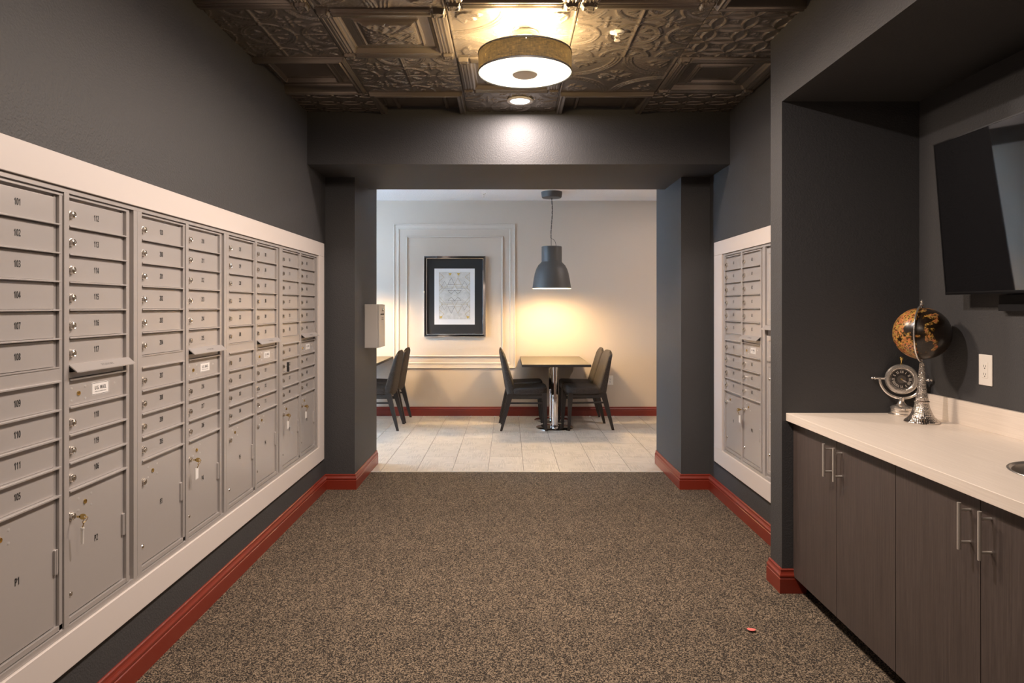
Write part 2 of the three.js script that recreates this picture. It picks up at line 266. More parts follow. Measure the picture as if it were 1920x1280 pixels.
// ---------------------------------------------------------------- pressed tin ceiling
const TS = 0.6096;
const ridge = (d, w) => Math.exp(-(d / w) * (d / w)), step = (a, b, x) => { const t = Math.max(0, Math.min(1, (x - a) / (b - a))); return t * t * (3 - 2 * t); };
function leaf(x, y, L, W) {                           // a leaf along +x from the origin: raised rim and midrib
  const t = x / L; if (t < -0.1 || t > 1.1) return 0;
  const w = W * Math.sin(Math.PI * Math.max(0, Math.min(1, t))) ** 0.8, d = Math.abs(y) - w;
  return 0.8 * ridge(d, 0.012) + (d < 0 ? 0.45 : 0) + 0.35 * ridge(y, 0.008) * (t > 0 && t < 1 ? 1 : 0);
}
const relief = {
  floral(u, v) {
    const p = ((u + 1) * 2 % 1) - 0.5, q = ((v + 1) * 2 % 1) - 0.5;   // four one-foot fields
    const r = Math.hypot(p, q), th = Math.atan2(q, p), cx = 0.5 - Math.abs(p), cy = 0.5 - Math.abs(q), d = Math.hypot(cx, cy), ph = Math.atan2(cy, cx);
    let h = 0.0055 * ridge(d - 0.43, 0.016) + 0.0045 * ridge(d - 0.385, 0.012);
    h += 0.006 * ridge(r, 0.035) + 0.0055 * ridge(r - 0.095, 0.035) * Math.max(0, Math.cos(4 * th)) + 0.005 * ridge(r - 0.165, 0.035) * Math.max(0, Math.cos(8 * th)) ** 2 + 0.005 * ridge(r - 0.235, 0.022) * Math.max(0, Math.cos(4 * th + Math.PI)) ** 4;
    if (d < 0.36) h += 0.0055 * ridge(d - 0.2, 0.08) * Math.max(0, Math.cos(6 * (ph - Math.PI / 4))) ** 2 + 0.004 * ridge(d - 0.28, 0.02) * Math.max(0, Math.cos(10 * ph)) ** 4 + 0.0006 * Math.sin(d * 160);
    h += 0.006 * ridge(Math.abs(u) < 0.25 ? u : 1, 0.012) + 0.003 * ridge(Math.abs(v) < 0.25 ? v : 1, 0.006);
    return h;
  },
  arcs(u, v) {
    const cx = 0.5 - Math.abs(u), cy = 0.5 - Math.abs(v), d = Math.hypot(cx, cy), r = Math.hypot(u, v);
    let h = 0.005 * (ridge(d - 0.485, 0.008) + ridge(d - 0.455, 0.008) + ridge(d - 0.425, 0.006));
    const a = (cx + cy) * Math.SQRT1_2, b = (cx - cy) * Math.SQRT1_2;
    for (const t of [-0.55, 0, 0.55]) { const c = Math.cos(t), s = Math.sin(t); h = Math.max(h, 0.0055 * leaf((a - 0.12) * c + b * s, -(a - 0.12) * s + b * c, 0.17, 0.030)); }
    for (let k = 0; k < 4; k++) { const c = Math.cos(k * Math.PI / 2), s = Math.sin(k * Math.PI / 2), x = u * c + v * s, y = -u * s + v * c; for (const t of [-0.5, 0, 0.5]) { const cc = Math.cos(t), ss = Math.sin(t); h = Math.max(h, 0.005 * leaf((x - 0.05) * cc + y * ss, -(x - 0.05) * ss + y * cc, 0.10, 0.018)); } }
    h += 0.006 * ridge(r, 0.022) + 0.005 * ridge(Math.abs(u) - 0.487, 0.006);
    return h + 0.0007 * n2(u * 90, v * 90);
  },
  circles(u, v) {
    const s = 0.25, R = s * Math.SQRT1_2; let h = 0;
    const pu = u / s, pv = v / s;
    for (let a = -1; a <= 1; a++) for (let b = -1; b <= 1; b++) { const x = u - (Math.round(pu) + a) * s, y = v - (Math.round(pv) + b) * s, d = Math.hypot(x, y); h = Math.max(h, 0.0065 * ridge(d - R, 0.012)); if (!a && !b) { const th = Math.atan2(y, x); h += 0.004 * ridge(d - 0.022, 0.014) * (0.4 + 0.6 * Math.cos(3 * th) ** 2); } }
    return h;
  },
  reeded(u, v, deep = false) {
    const a = Math.abs(u), b = Math.abs(v), d = Math.max(a, b); let h = 0;
    if (a > 0.385 && b > 0.385) {                     // corner rosettes
      const x = a - 0.437, y = b - 0.437, r = Math.hypot(x, y); h = 0.020 * (1 - step(0.046, 0.052, Math.max(Math.abs(x), Math.abs(y)))) - 0.006 * (1 - step(0.030, 0.036, r)) + 0.006 * ridge(r - 0.018, 0.008) + 0.004 * ridge(r, 0.008);
    } else if (d > 0.385 && d < 0.49) h = 0.010 + 0.0042 * Math.cos((d - 0.437) / 0.105 * 4 * 2 * Math.PI) * (d > 0.388 && d < 0.486 ? 1 : 0);
    else if (d <= 0.385) {
      h = 0.010 * step(0.35, 0.385, d) - 0.012 * (1 - step(0.345, 0.36, d));
      h += 0.010 * (1 - step(0.255, 0.262, d)) - 0.007 * (1 - step(0.238, 0.244, d)) + 0.006 * (1 - step(0.222, 0.228, d)) - (deep ? 0.012 : 0.0) * (1 - step(0.205, 0.212, d));
      if (!deep && d < 0.205) h += 0.004 + 0.055 * (0.205 - d) * 0.5 + 0.0035 * ridge(a - b, 0.02) + 0.003 * n2(u * 16, v * 16);
    }
    return h;
  },
  framed(u, v) { return relief.reeded(u, v, true); },
  coffer(u, v) {
    const d = Math.max(Math.abs(u), Math.abs(v));
    let h = 0.022 * (1 - step(0.482, 0.492, d)) - 0.005 * (1 - step(0.462, 0.468, d)) + 0.004 * (1 - step(0.44, 0.446, d));
    h -= 0.052 * (1 - step(0.395, 0.425, d)); h += 0.016 * (1 - step(0.285, 0.305, d)); h -= 0.020 * (1 - step(0.245, 0.262, d));
    return h;
  },
};
function tinTile(kind, u0, u1, v0, v1, n = 128) {      // u along x, v along depth; returns geometry centred on the whole tile
  const nu = Math.max(4, Math.round(n * (u1 - u0))), nv = Math.max(4, Math.round(n * (v1 - v0))), P = [], idx = [], e = 0.002, f = relief[kind], rows = nv + 1;
  const H0 = (u, v) => { const k = Math.min(0.5 - Math.abs(u), 0.5 - Math.abs(v)); return f(u, v) * (k < 0.004 ? 0.2 : 1); };
  for (let i = 0; i <= nu; i++) for (let j = 0; j <= nv; j++) { const u = u0 + (u1 - u0) * i / nu, v = v0 + (v1 - v0) * j / nv; P.push(Math.max(-0.5 + e, Math.min(0.5 - e, u)) * TS, -H0(u, v), -Math.max(-0.5 + e, Math.min(0.5 - e, v)) * TS); }
  for (let i = 0; i < nu; i++) for (let j = 0; j < nv; j++) { const a = i * rows + j, b = a + rows; idx.push(a, a + 1, b, b, a + 1, b + 1); }
  const g = new THREE.BufferGeometry(); g.setAttribute('position', new THREE.Float32BufferAttribute(P, 3)); g.setIndex(idx); g.computeVertexNormals();
  if (g.attributes.normal.getY(0) > 0) { for (let i = 0; i < idx.length; i += 3) [idx[i + 1], idx[i + 2]] = [idx[i + 2], idx[i + 1]]; g.setIndex(idx); g.computeVertexNormals(); }
  return uvMetres(g);
}
{
  const slab = struct('ceiling', [bz(XL - 0.15, ALC + 0.02, CEIL + 0.07, TOP, REAR, BEAM0), bz(ALC, XR + 0.15, CEIL + 0.07, TOP, PZ1, BEAM0)], M.slabDark);
  const rowsOf = {                                    // what the photograph shows, left to right
    2: ['circles', 'coffer', 'floral', 'coffer', 'circles'],
    1: ['coffer', 'floral', 'reeded', 'arcs', 'framed'],
    0: ['floral', 'reeded', 'arcs', 'floral', 'circles'],
    '-1': ['framed', 'arcs', 'framed', 'framed', 'coffer'],
    '-2': ['arcs', 'coffer', 'floral', 'circles', 'reeded'],
  };
  const cache = {};
  for (let r = -8; r <= 2; r++) for (let c = 0; c < 5; c++) {
    const kinds = rowsOf[r] ?? rowsOf[((r % 4) + 4) % 4 === 3 ? -1 : ((r % 4) + 4) % 4], kind = kinds[c], cx = -1.21 + c * TS + 0.01, cz = 3.114 + TS * (r + 0.5);
    const right = cz + TS / 2 > PZ1 + 0.3 ? XR : ALC;
    const u0 = Math.max(-0.5, (XL - cx) / TS), u1 = Math.min(0.5, (right - cx) / TS), v0 = Math.max(-0.5, (REAR - cz) / TS), v1 = Math.min(0.5, (BEAM0 - cz) / TS);
    if (u1 <= u0 || v1 <= v0) continue;
    const key = [kind, u0.toFixed(3), u1.toFixed(3), v0.toFixed(3), v1.toFixed(3)].join(); cache[key] ??= tinTile(kind, u0, u1, v0, v1, r < -1 ? 96 : 144);
    mesh('ceiling_tile', cache[key], M.tin, slab).position.set(cx, CEIL, -cz);
  }
  // the strip of row 0 beside the pilaster
  mesh('ceiling_tile', tinTile('circles', (ALC - 1.24) / TS, 0.5, (PZ1 - 3.4188) / TS, 0.5), M.tin, slab).position.set(1.24, CEIL, -3.4188);
}

// ---------------------------------------------------------------- lettering
const font = await new FontLoader().loadAsync('fonts/droid/droid_sans_regular.typeface.json');
const fontBold = await new FontLoader().loadAsync('fonts/droid/droid_sans_bold.typeface.json');
function letters(text, height, squeeze = 0.8, f = font, seg = 3) {   // flat print, centred on the origin, in the xy plane
  const g = new THREE.ShapeGeometry(f.generateShapes(text, 1), seg); g.computeBoundingBox(); const b = g.boundingBox, k = height / (b.max.y - b.min.y);
  g.translate(-(b.min.x + b.max.x) / 2, -(b.min.y + b.max.y) / 2, 0); g.scale(k * squeeze, k, 1); return g;
}

// ---------------------------------------------------------------- mailboxes
const frameBoards = (n, sx, face, Z0, Z1, o0, o1) => {
  const f = new THREE.Group(); f.name = `trim_${n}`; f.userData.kind = 'structure'; scene.add(f); f.position.set(face, FRB, -(Z0 + Z1) / 2);
  const t = 0.10, hz = (Z1 - Z0) / 2, zz = (Z) => (Z0 + Z1) / 2 - Z, H1 = FRT - FRB, yT = IT - FRB, yB = IB - FRB;
  const box = (y0, y1, Za, Zb) => bx(sx > 0 ? -t : 0, sx > 0 ? 0 : t, y0, y1, zz(Zb), zz(Za), 0.002, 1);
  mesh('board', box(yT, H1, o0, o1), M.frame, f); mesh('board', box(0, yB, o0, o1), M.frame, f);
  mesh('board', box(yB, yT, Z1, o1), M.frame, f); mesh('board', box(yB, yT, o0, Z0), M.frame, f);
};
frameBoards(4, 1, XL + 0.016, LZ0 + 0.0, LZ1, LZ0 - 0.1, 5.142);
frameBoards(5, -1, XR - 0.016, RZ0, RZ1, PZ1 + 0.005, 5.075);

const PITCH = 0.0889, UB = -1.030, CW = 0.337, CB = 0.380, CBW = 0.328, UEND = 0.778, UY0 = 0.345;   // y values are relative to the eye until Y() turns them local
const Y = (y) => y - UB;
const lockGeo = (() => { const g = merge([lathe([[0, 0.0125], [0.0045, 0.0125], [0.0052, 0.0118], [0.0052, 0.0108], [0.0060, 0.0108], [0.0075, 0.0118], [0.0086, 0.0112], [0.0094, 0.0085], [0.0094, 0.004], [0.0106, 0.0035], [0.0108, 0]], 20, 0.4)]); g.rotateX(Math.PI / 2); g.scale(1.28, 1.28, 1.15); return g; })();
const keyway = bx(-0.0009, 0.0009, -0.0042, 0.0042, 0.0140, 0.0147);
const rivetGeo = (() => { const g = lathe([[0, 0.003], [0.002, 0.0027], [0.0036, 0.0016], [0.0042, 0]], 10, 3); g.rotateX(Math.PI / 2); return g; })();
const screwGeo = (() => { const g = lathe([[0, 0.006], [0.004, 0.0058], [0.0065, 0.0045], [0.0075, 0.002], [0.0078, 0]], 14, 1); g.rotateX(Math.PI / 2); return g; })();
const masterGeo = (() => { const g = lathe([[0, 0.0035], [0.0035, 0.0035], [0.0038, 0.0026], [0.0046, 0.0026], [0.0052, 0.004], [0.0070, 0.0036], [0.0076, 0.002], [0.0078, 0]], 16, 0.5); g.rotateX(Math.PI / 2); return g; })();
const doorGeo = {};
function doorBox(w, h) { const k = w.toFixed(4) + h.toFixed(4); return doorGeo[k] ??= bx(0, w, 0, h, -0.006, 0, 0.0016, 2); }
const DF = -0.009;                                    // door fronts lie a little behind the frame's face
function addLock(part, x, y) { const l = mesh('lock', lockGeo, M.nickel, part); l.position.set(x, y, 0); const k = mesh('keyway', keyway, M.ink, part); k.position.set(x, y, 0); }
function tenantDoor(unit, x, y, w, h, text) {
  const d = mesh('mailbox_door', doorBox(w, h), M.mail, unit); d.position.set(x, y, DF);
  addLock(d, 0.0175, h * 0.44);
  const t = mesh('number', letters(text, 0.0205, 0.60, fontBold), M.ink, d); t.position.set(w * 0.505, h * 0.52, 0.0006);
}
function parcelDoor(unit, x, y, w, h, text) {
  const d = mesh('parcel_door', doorBox(w, h), M.mail, unit); d.position.set(x, y, DF);
  addLock(d, 0.016, h - 0.078);
  const m = mesh('master_lock', masterGeo, M.brass, d); m.position.set(0.092, h - 0.051, 0);
  for (const [a, b] of [[-1, -1], [-1, 1], [1, -1], [1, 1]]) mesh('rivet', rivetGeo, M.rivet, d).position.set(0.092 + a * 0.034, h - 0.051 + b * 0.019, 0);
  mesh('screw', screwGeo, M.nickel, d).position.set(0.016, 0.068, 0);
  mesh('hinge', [bx(w - 0.004, w + 0.012, h * 0.40, h * 0.60, -0.004, 0.007, 0.003, 2), bx(w + 0.003, w + 0.005, h * 0.40, h * 0.60, 0.0065, 0.0085)], M.mail, d);
  if (text) { const t = mesh('number', letters(text, 0.022, 0.60, fontBold), M.ink, d); t.position.set(w * 0.50, h * 0.515, 0.0006); }
}
const usMail = [letters('U.S. MAIL', 0.0125, 0.86, fontBold, 4), letters('APPROVED BY THE POSTMASTER GENERAL', 0.0036, 0.72, font, 2)];
usMail[0].translate(0, 0.003, 0); usMail[1].translate(0, -0.0102, 0);
const outText = letters('OUTGOING MAIL', 0.0085, 0.8, font, 3);
const ringText = (w, h, t) => [bx(-w, w, h - t, h, 0, 0.0003), bx(-w, w, -h, -h + t, 0, 0.0003), bx(-w, -w + t, -h, h, 0, 0.0003), bx(w - t, w, -h, h, 0, 0.0003)];
function housing(unit, cols) {
  // cols: [x0, width, rows' y boundaries]
  const g = [bx(-0.033, UEND, 0, Y(0.374), -0.09, -0.017)];
  g.push(bx(-0.033, UEND, Y(0.360), Y(0.374), -0.017, 0.001), bx(0, UEND - 0.05, Y(0.3485), Y(0.3545), -0.017, -0.002));
  g.push(bx(-0.033, UEND, 0, Y(-1.012), -0.017, 0.001), bx(0, UEND - 0.045, Y(-1.008), Y(-0.9925), -0.017, -0.003));
  g.push(bx(-0.033, -0.001, Y(-1.012), Y(0.360), -0.017, 0.001, 0.001, 1));
  return g;
}
function mailboxUnit(label, pos, turn, colA, colB, wide = 1) {
  const u = thing('mailbox_unit', label, 'mailboxes', pos, turn, 'double column mailbox units recessed in the walls'); u.scale.x = wide;
  const yA = [0, 1, 2, 3, 4, 5].map((k) => UY0 - PITCH * k), gapTop = UY0 - 6 * PITCH, gapBot = gapTop - PITCH / 2, yB = [0, 1, 2, 3].map((k) => gapBot - PITCH * k), pTop = gapBot - 4 * PITCH, pBot = -0.991;
  const g = housing(u);
  g.push(bx(CW, CW + 0.015, Y(-1.012), Y(0.3485), -0.017, -0.003), bx(CW + 0.017, CB - 0.001, Y(-1.012), Y(0.360), -0.017, 0.0015, 0.001, 1));
  g.push(bx(CB + CBW, CB + CBW + 0.020, Y(-1.008), Y(0.3485), -0.017, -0.002), bx(0.753, UEND, Y(-1.012), Y(0.360), -0.017, 0.0005, 0.001, 1));
  for (const [x, w] of [[0, CW], [CB, CBW]]) {
    g.push(bx(x + w - 0.013, x + w - 0.001, Y(-0.9925), Y(0.3485), -0.017, -0.012));                    // hinge strip
    for (let k = 1; k <= 5; k++) g.push(bx(x, x + w, Y(UY0 - PITCH * k) - 0.0025, Y(UY0 - PITCH * k) + 0.0025, -0.017, 0.004, 0.001, 1));
    for (let k = 0; k <= 4; k++) g.push(bx(x, x + w, Y(gapBot - PITCH * k) - 0.0030, Y(gapBot - PITCH * k) + 0.0030, -0.017, 0.005, 0.001, 1));
  }
  g.push(bx(0, CW, Y(gapBot), Y(gapTop) - 0.002, -0.017, -0.003), bx(0, CW, Y(gapTop) - 0.002, Y(gapTop) + 0.002, -0.017, -0.0005));
  g.push(bx(CB, CB + CBW - 0.014, Y(gapBot) + 0.004, Y(gapTop) - 0.021, -0.017, -0.006, 0.001, 1));
  mesh('housing', g, M.mail, u);
  const dw = (w) => w - 0.020, dh = PITCH - 0.0085;
  colA.slice(0, 6).forEach((t, k) => tenantDoor(u, 0.003, Y(yA[k] - PITCH) + 0.0035, dw(CW), dh, t));
  colA.slice(6, 10).forEach((t, k) => tenantDoor(u, 0.003, Y(yB[k] - PITCH) + 0.0035, dw(CW), dh, t));
  parcelDoor(u, 0.003, Y(pBot) + 0.003, dw(CW), pTop - pBot - 0.0085, colA[10]);
  colB.slice(0, 6).forEach((t, k) => tenantDoor(u, CB + 0.003, Y(yA[k] - PITCH) + 0.0035, dw(CBW), dh, t));
  colB.slice(6, 9).forEach((t, k) => tenantDoor(u, CB + 0.003, Y(yB[k + 1] - PITCH) + 0.0035, dw(CBW), dh, t));
  parcelDoor(u, CB + 0.003, Y(pBot) + 0.003, dw(CBW), pTop - pBot - 0.0085, colB[9]);
  // outgoing mail slot: hooded flap over a dark slot, master panel with its printed plate below
  const p = mesh('master_panel', doorBox(dw(CBW), dh), M.mail, u); p.position.set(CB + 0.003, Y(yB[0] - PITCH) + 0.0035, DF);
  mesh('master_lock', masterGeo, M.brass, p).position.set(0.058, 0.036, 0);
  for (const [a, b] of [[-0.036, 0.020], [-0.036, -0.020], [0.036, 0.020], [0.036, -0.020], [0.204, 0.012]]) mesh('rivet', rivetGeo, M.rivet, p).position.set(0.058 + a, 0.036 + b, 0);
  const pl = mesh('plate', bx(-0.050, 0.050, -0.021, 0.021, 0, 0.0008), M.paper, p); pl.position.set(0.178, 0.040, 0);
  const pr = mesh('print', [...usMail.map((q) => q.clone().translate(0, 0, 0.0011)), ...ringText(0.048, 0.0195, 0.0012).map((q) => q.translate(0, 0, 0.0008))], M.ink, p); pr.position.copy(pl.position);
  mesh('slot_recess', bx(CB + 0.004, CB + CBW - 0.014, Y(gapTop) - 0.022, Y(gapTop) - 0.005, -0.0175, -0.0165), M.slot, u);
  const fl = mesh('slot_hood', taperHood(CBW + 0.012), M.mail, u); fl.position.set(CB - 0.002, Y(gapTop) + 0.002, 0);
  const ot = mesh('label_strip', bx(-0.058, 0.058, -0.007, 0.007, 0, 0.0006), M.paper, fl); ot.position.set(0.185, -0.0095, 0.0140); ot.rotation.x = -0.86;
  const op = mesh('print', outText, M.ink, fl); op.position.set(0.185, -0.0090, 0.0148); op.rotation.x = -0.86;
  return u;
}
function taperHood(w) {                               // a bent plate: it leaves the face and slopes down and out
  const a = [[-0.010, 0.002], [0.002, 0.002], [0.0275, -0.0200], [0.0275, -0.0235], [0.001, -0.0018], [-0.010, -0.0018]];
  const s = new THREE.Shape(a.map((q) => new THREE.Vector2(q[0], q[1]))); const g = new THREE.ExtrudeGeometry(s, { depth: w, bevelEnabled: false });
  g.rotateY(-Math.PI / 2); g.scale(-1, 1, 1); const ix = g.index; if (ix) { const q = ix.array; for (let i = 0; i < q.length; i += 3) [q[i], q[i + 1]] = [q[i + 1], q[i]]; }
  let o = g.index ? g.toNonIndexed() : g; const p = o.attributes.position; // restore outward winding after the mirror
  if (!g.index) for (let i = 0; i < p.count; i += 3) for (let c = 0; c < 3; c++) { const t = p.getComponent(i, c); p.setComponent(i, c, p.getComponent(i + 1, c)); p.setComponent(i + 1, c, t); }
  o.computeVertexNormals(); return uvMetres(o);
}
const seq = (a, n) => Array.from({ length: n }, (_, k) => String(a + k));
const UZ = [0, 1, 2, 3].map((k) => 1.790 + 0.811 * k), MX = XL + 0.006;
mailboxUnit('silver wall mailbox unit with doors 101 to 119 and parcel doors P1 and P2', [MX, EYE + UB, -UZ[0]], Math.PI / 2,
  ['101', '102', '103', '104', '107', '108', '109', '110', '111', '105', 'P1'], ['112', '113', '114', '115', '116', '117', '118', '119', '106', 'P2']);
mailboxUnit('silver wall mailbox unit with doors 120 to 217 and parcel doors P3 and P4', [MX, EYE + UB, -UZ[1]], Math.PI / 2,
  ['120', '200', '201', '202', '203', '204', '207', '208', '209', '205', 'P3'], ['210', '211', '212', '213', '214', '215', '216', '217', '206', 'P4']);
mailboxUnit('silver wall mailbox unit with doors 218 to 313 and parcel doors P5 and P6', [MX, EYE + UB, -UZ[2]], Math.PI / 2,
  ['218', '219', '220', '222', '223', '300', '301', '302', '303', '304', 'P5'], ['305', '306', '307', '308', '309', '310', '311', '312', '313', 'P6']);
mailboxUnit('silver wall mailbox unit next to the left pillar, two tagged keys in its parcel doors', [MX, EYE + UB, -UZ[3]], Math.PI / 2,
  ['314', '315', '316', '317', '318', '319', '320', '322', '323', '400', 'P7'], ['401', '402', '403', '404', '405', '406', '407', '408', '409', 'P8']);
mailboxUnit('silver mailbox unit on the right wall with rows of locked doors and parcel door P10', [XR - 0.006, EYE + UB, -4.845], -Math.PI / 2,
  ['410', '411', '412', '413', '414', '415', '416', '417', '418', '419', 'P9'], ['420', '421', '422', '423', '424', '425', '426', '427', '428', 'P10'], 0.945);
{ // single column collection unit beside it, half hidden by the pilaster
  const u = thing('collection_box', 'single column mail collection box with tall blank doors, half hidden by the dark pilaster', 'mailbox', [XR - 0.006, EYE + UB, -(4.845 - 0.768)], -Math.PI / 2);
  const w = 0.36, g = [bx(-0.033, 0.405, 0, Y(0.374), -0.09, -0.017), bx(-0.033, 0.405, Y(0.360), Y(0.374), -0.017, 0.001), bx(-0.033, 0.405, 0, Y(-1.012), -0.017, 0.001), bx(-0.033, -0.012, Y(-1.012), Y(0.360), -0.017, 0.001), bx(w + 0.01, 0.405, Y(-1.012), Y(0.360), -0.017, 0.001)];
  mesh('housing', g, M.mail, u);
  const d1 = mesh('access_door', bx(0, w, 0, 0.455, -0.006, 0, 0.0015), M.mail, u); d1.position.set(0, Y(-0.108), DF);
  mesh('door_edge', frameOf(0, w, 0, 0.455, [[0, 0], [0, 0.004], [0.032, 0.004], [0.036, 0]]), M.mail, d1);
  const h = mesh('slot_hood', taperHood(w + 0.02), M.mail, u); h.position.set(-0.01, Y(-0.112), 0);
  const d2 = mesh('chute_door', bx(0, w, 0, 0.150, -0.006, 0, 0.0015), M.mail, u); d2.position.set(0, Y(-0.322), DF);
  mesh('door_edge', frameOf(0, w, 0, 0.150, [[0, 0], [0, 0.004], [0.028, 0.004], [0.032, 0]]), M.mail, d2);
  const d3 = mesh('collection_door', bx(0, w, 0, 0.655, -0.006, 0, 0.0015), M.mail, u); d3.position.set(0, Y(-0.992), DF);
  mesh('door_edge', frameOf(0, w, 0, 0.655, [[0, 0], [0, 0.004], [0.018, 0.004], [0.021, 0]]), M.mail, d3);
  for (const y of [0.565, 0.115]) mesh('lock', screwGeo, M.nickel, d3).position.set(0.038, y, 0.002);
  mesh('master_lock', masterGeo, M.brass, d3).position.set(0.075, 0.335, 0);
  for (const [a, b] of [[-1, -1], [-1, 1], [1, -1], [1, 1]]) mesh('rivet', rivetGeo, M.rivet, d3).position.set(0.075 + a * 0.03, 0.335 + b * 0.024, 0);
}
// keys left in the parcel locks
function keyAt(label, side, Z, y, drop, fobKind) {
  const k = thing('key', label, 'key', [side < 0 ? MX + 0.008 : XR - 0.014, EYE + y, -Z], side < 0 ? Math.PI / 2 : -Math.PI / 2, 'keys hanging in the parcel locks');
  const bow = new THREE.Shape(); bow.absellipse(0, 0, 0.0115, 0.0095, 0, Math.PI * 2); const hole = new THREE.Path(); hole.absellipse(0.006, 0, 0.003, 0.003, 0, Math.PI * 2); bow.holes.push(hole);
  const bg = new THREE.ExtrudeGeometry(bow, { depth: 0.002, bevelEnabled: false, curveSegments: 10 }); bg.rotateY(-Math.PI / 2); bg.translate(0.001, 0, 0.024);
  mesh('blade', [uvMetres(bg), bx(-0.001, 0.001, -0.003, 0.003, 0.004, 0.016)], M.brass, k);
  const ring = new THREE.TorusGeometry(0.011, 0.0011, 8, 24); ring.rotateX(0.5); ring.translate(0.002, -0.011, 0.030); mesh('ring', ring, M.brass, k);
  mesh('chain', tube([[0.002, -0.021, 0.026], [0.004, -0.03, 0.022], [0.003, -0.036, 0.02]], 0.0016, 10, 6), M.brass, k);
  if (fobKind) mesh('fob', [bx(-0.012, 0.018, -0.036 - drop, -0.036, 0.015, 0.019, 0.0015)], M.tagPlastic, k);
  else mesh('fob', [rod([0.004, -0.038, 0.02], [0.009, -0.038 - drop, 0.016], 0.005, 10), rod([0.0045, -0.036, 0.02], [0.004, -0.041, 0.02], 0.006, 10)], M.tagPlastic, k);
  if (fobKind) mesh('card', bx(-0.009, 0.015, -0.033 - drop, -0.041, 0.0192, 0.0196), M.paper, k);
}
const PL = -0.5885 - 0.003 - 0.078 - 0.003;
keyAt('brass key with a clear tube tag hanging from the lock of parcel door P2', -1, UZ[0] + CB + 0.019, PL, 0.052, 0);
keyAt('brass key with a white card tag hanging from the lock of parcel door P4', -1, UZ[1] + CB + 0.019, PL, 0.050, 1);
keyAt('lower of the two white-tagged brass keys near the left pillar', -1, UZ[3] + 0.019, PL, 0.050, 1);
keyAt('higher of the two white-tagged brass keys near the left pillar', -1, UZ[3] + CB + 0.019, PL, 0.046, 1);
keyAt('brass key with a clear tag hanging from parcel door P10 on the right wall', 1, 4.845 - 0.945 * (CB + 0.019), PL, 0.050, 1);
{ // small black keys in a tenant lock of the last unit
  const k = thing('key', 'small black-headed pair of keys left in a tenant door lock near the left pillar', 'key', [MX + 0.008, EYE - 0.188 - PITCH / 2 - PITCH * 1.56, -(UZ[3] + 0.019)], Math.PI / 2);
  mesh('head', bx(-0.002, 0.002, -0.004, 0.028, 0.012, 0.026, 0.0018), M.ink, k); mesh('shaft', bx(-0.001, 0.001, -0.002, 0.002, 0.003, 0.013), M.nickel, k);
  mesh('spare_head', bx(0.016, 0.020, -0.034, -0.004, 0.006, 0.022, 0.0018), M.ink, k); mesh('ring', tube([[0, 0.024, 0.019], [0.009, 0.012, 0.024], [0.018, -0.006, 0.016], [0.009, 0.005, 0.012]], 0.0009, 24, 6, true), M.nickel, k);
}

// ---------------------------------------------------------------- lamps
function drumLamp(label, x, Z, share) {
  const R = 0.232, yb = 1.160 + EYE, hgt = 0.098, t = thing('drum_lamp', label, 'ceiling lamp', [x, yb, -Z], 0);
  const shade = new THREE.CylinderGeometry(R, R, hgt, 72, 1, true); shade.translate(0, hgt / 2, 0); uvCyl(shade, R, hgt);
  mesh('shade', shade, M.linen, t);
  mesh('shade_rim', [lathe([[R - 0.001, -0.001], [R + 0.002, -0.001], [R + 0.002, 0.006], [R - 0.001, 0.006], [R - 0.001, -0.001]], 72), lathe([[R - 0.001, hgt - 0.004], [R + 0.002, hgt - 0.004], [R + 0.002, hgt + 0.003], [R - 0.001, hgt + 0.003], [R - 0.001, hgt - 0.004]], 72)], M.shadeRim, t);
  mesh('diffuser', lathe([[0, 0.004], [R - 0.003, 0.004], [R - 0.003, 0.008], [0, 0.008]], 72), glow([1.0, 0.86, 0.66], DRUM_GLOW), t);
  mesh('finial', lathe([[0, -0.012], [0.058, -0.010], [0.062, -0.006], [0.062, 0.0035], [0, 0.0035]], 40), M.steel, t);
  mesh('canopy', lathe([[0, 0.196], [0.068, 0.200], [0.071, 0.190], [0.069, 0.170], [0.054, 0.155], [0, 0.150]], 40), M.silver, t);
  mesh('rod', [rod([0, 0.05, 0], [0, 0.165, 0], 0.007), rod([-0.03, 0.05, 0], [-0.03, 0.165, 0], 0.004), rod([0.03, 0.05, 0], [0.03, 0.165, 0], 0.004), rod([-R, hgt - 0.01, 0], [R, hgt - 0.01, 0], 0.003), rod([0, hgt - 0.01, -R], [0, hgt - 0.01, R], 0.003)], M.silver, t);
  for (const s of [-1, 1]) {
    const b = mesh('bulb', new THREE.SphereGeometry(0.03, 20, 14), glow(WARM, 14), t); b.position.set(s * 0.10, 0.062, 0);
    const l = new THREE.PointLight(C(...WARM), DRUM_UP * share); l.position.set(s * 0.10, 0.062, 0); l.castShadow = true; l.shadow.radius = 2.5; l.name = 'lamp_light'; t.add(l);
  }
  const a = new THREE.RectAreaLight(C(1.0, 0.80, 0.64), DRUM_DOWN * share, 0.30, 0.30); a.position.set(0, -0.014, 0); a.rotation.x = -Math.PI / 2; a.name = 'lamp_light'; t.add(a);
  return t;
}
function uvCyl(g, R, h) { const uv = g.attributes.uv; for (let i = 0; i < uv.count; i++) uv.setXY(i, uv.getX(i) * 2 * Math.PI * R * 6, uv.getY(i) * h * 6); return g; }
drumLamp('charcoal linen drum ceiling lamp with a glowing white diffuser and small round cap', 0.083, 3.40, 1);
drumLamp('second linen drum ceiling lamp, on the ceiling behind the viewer', 0.083, 1.00, 0.32);
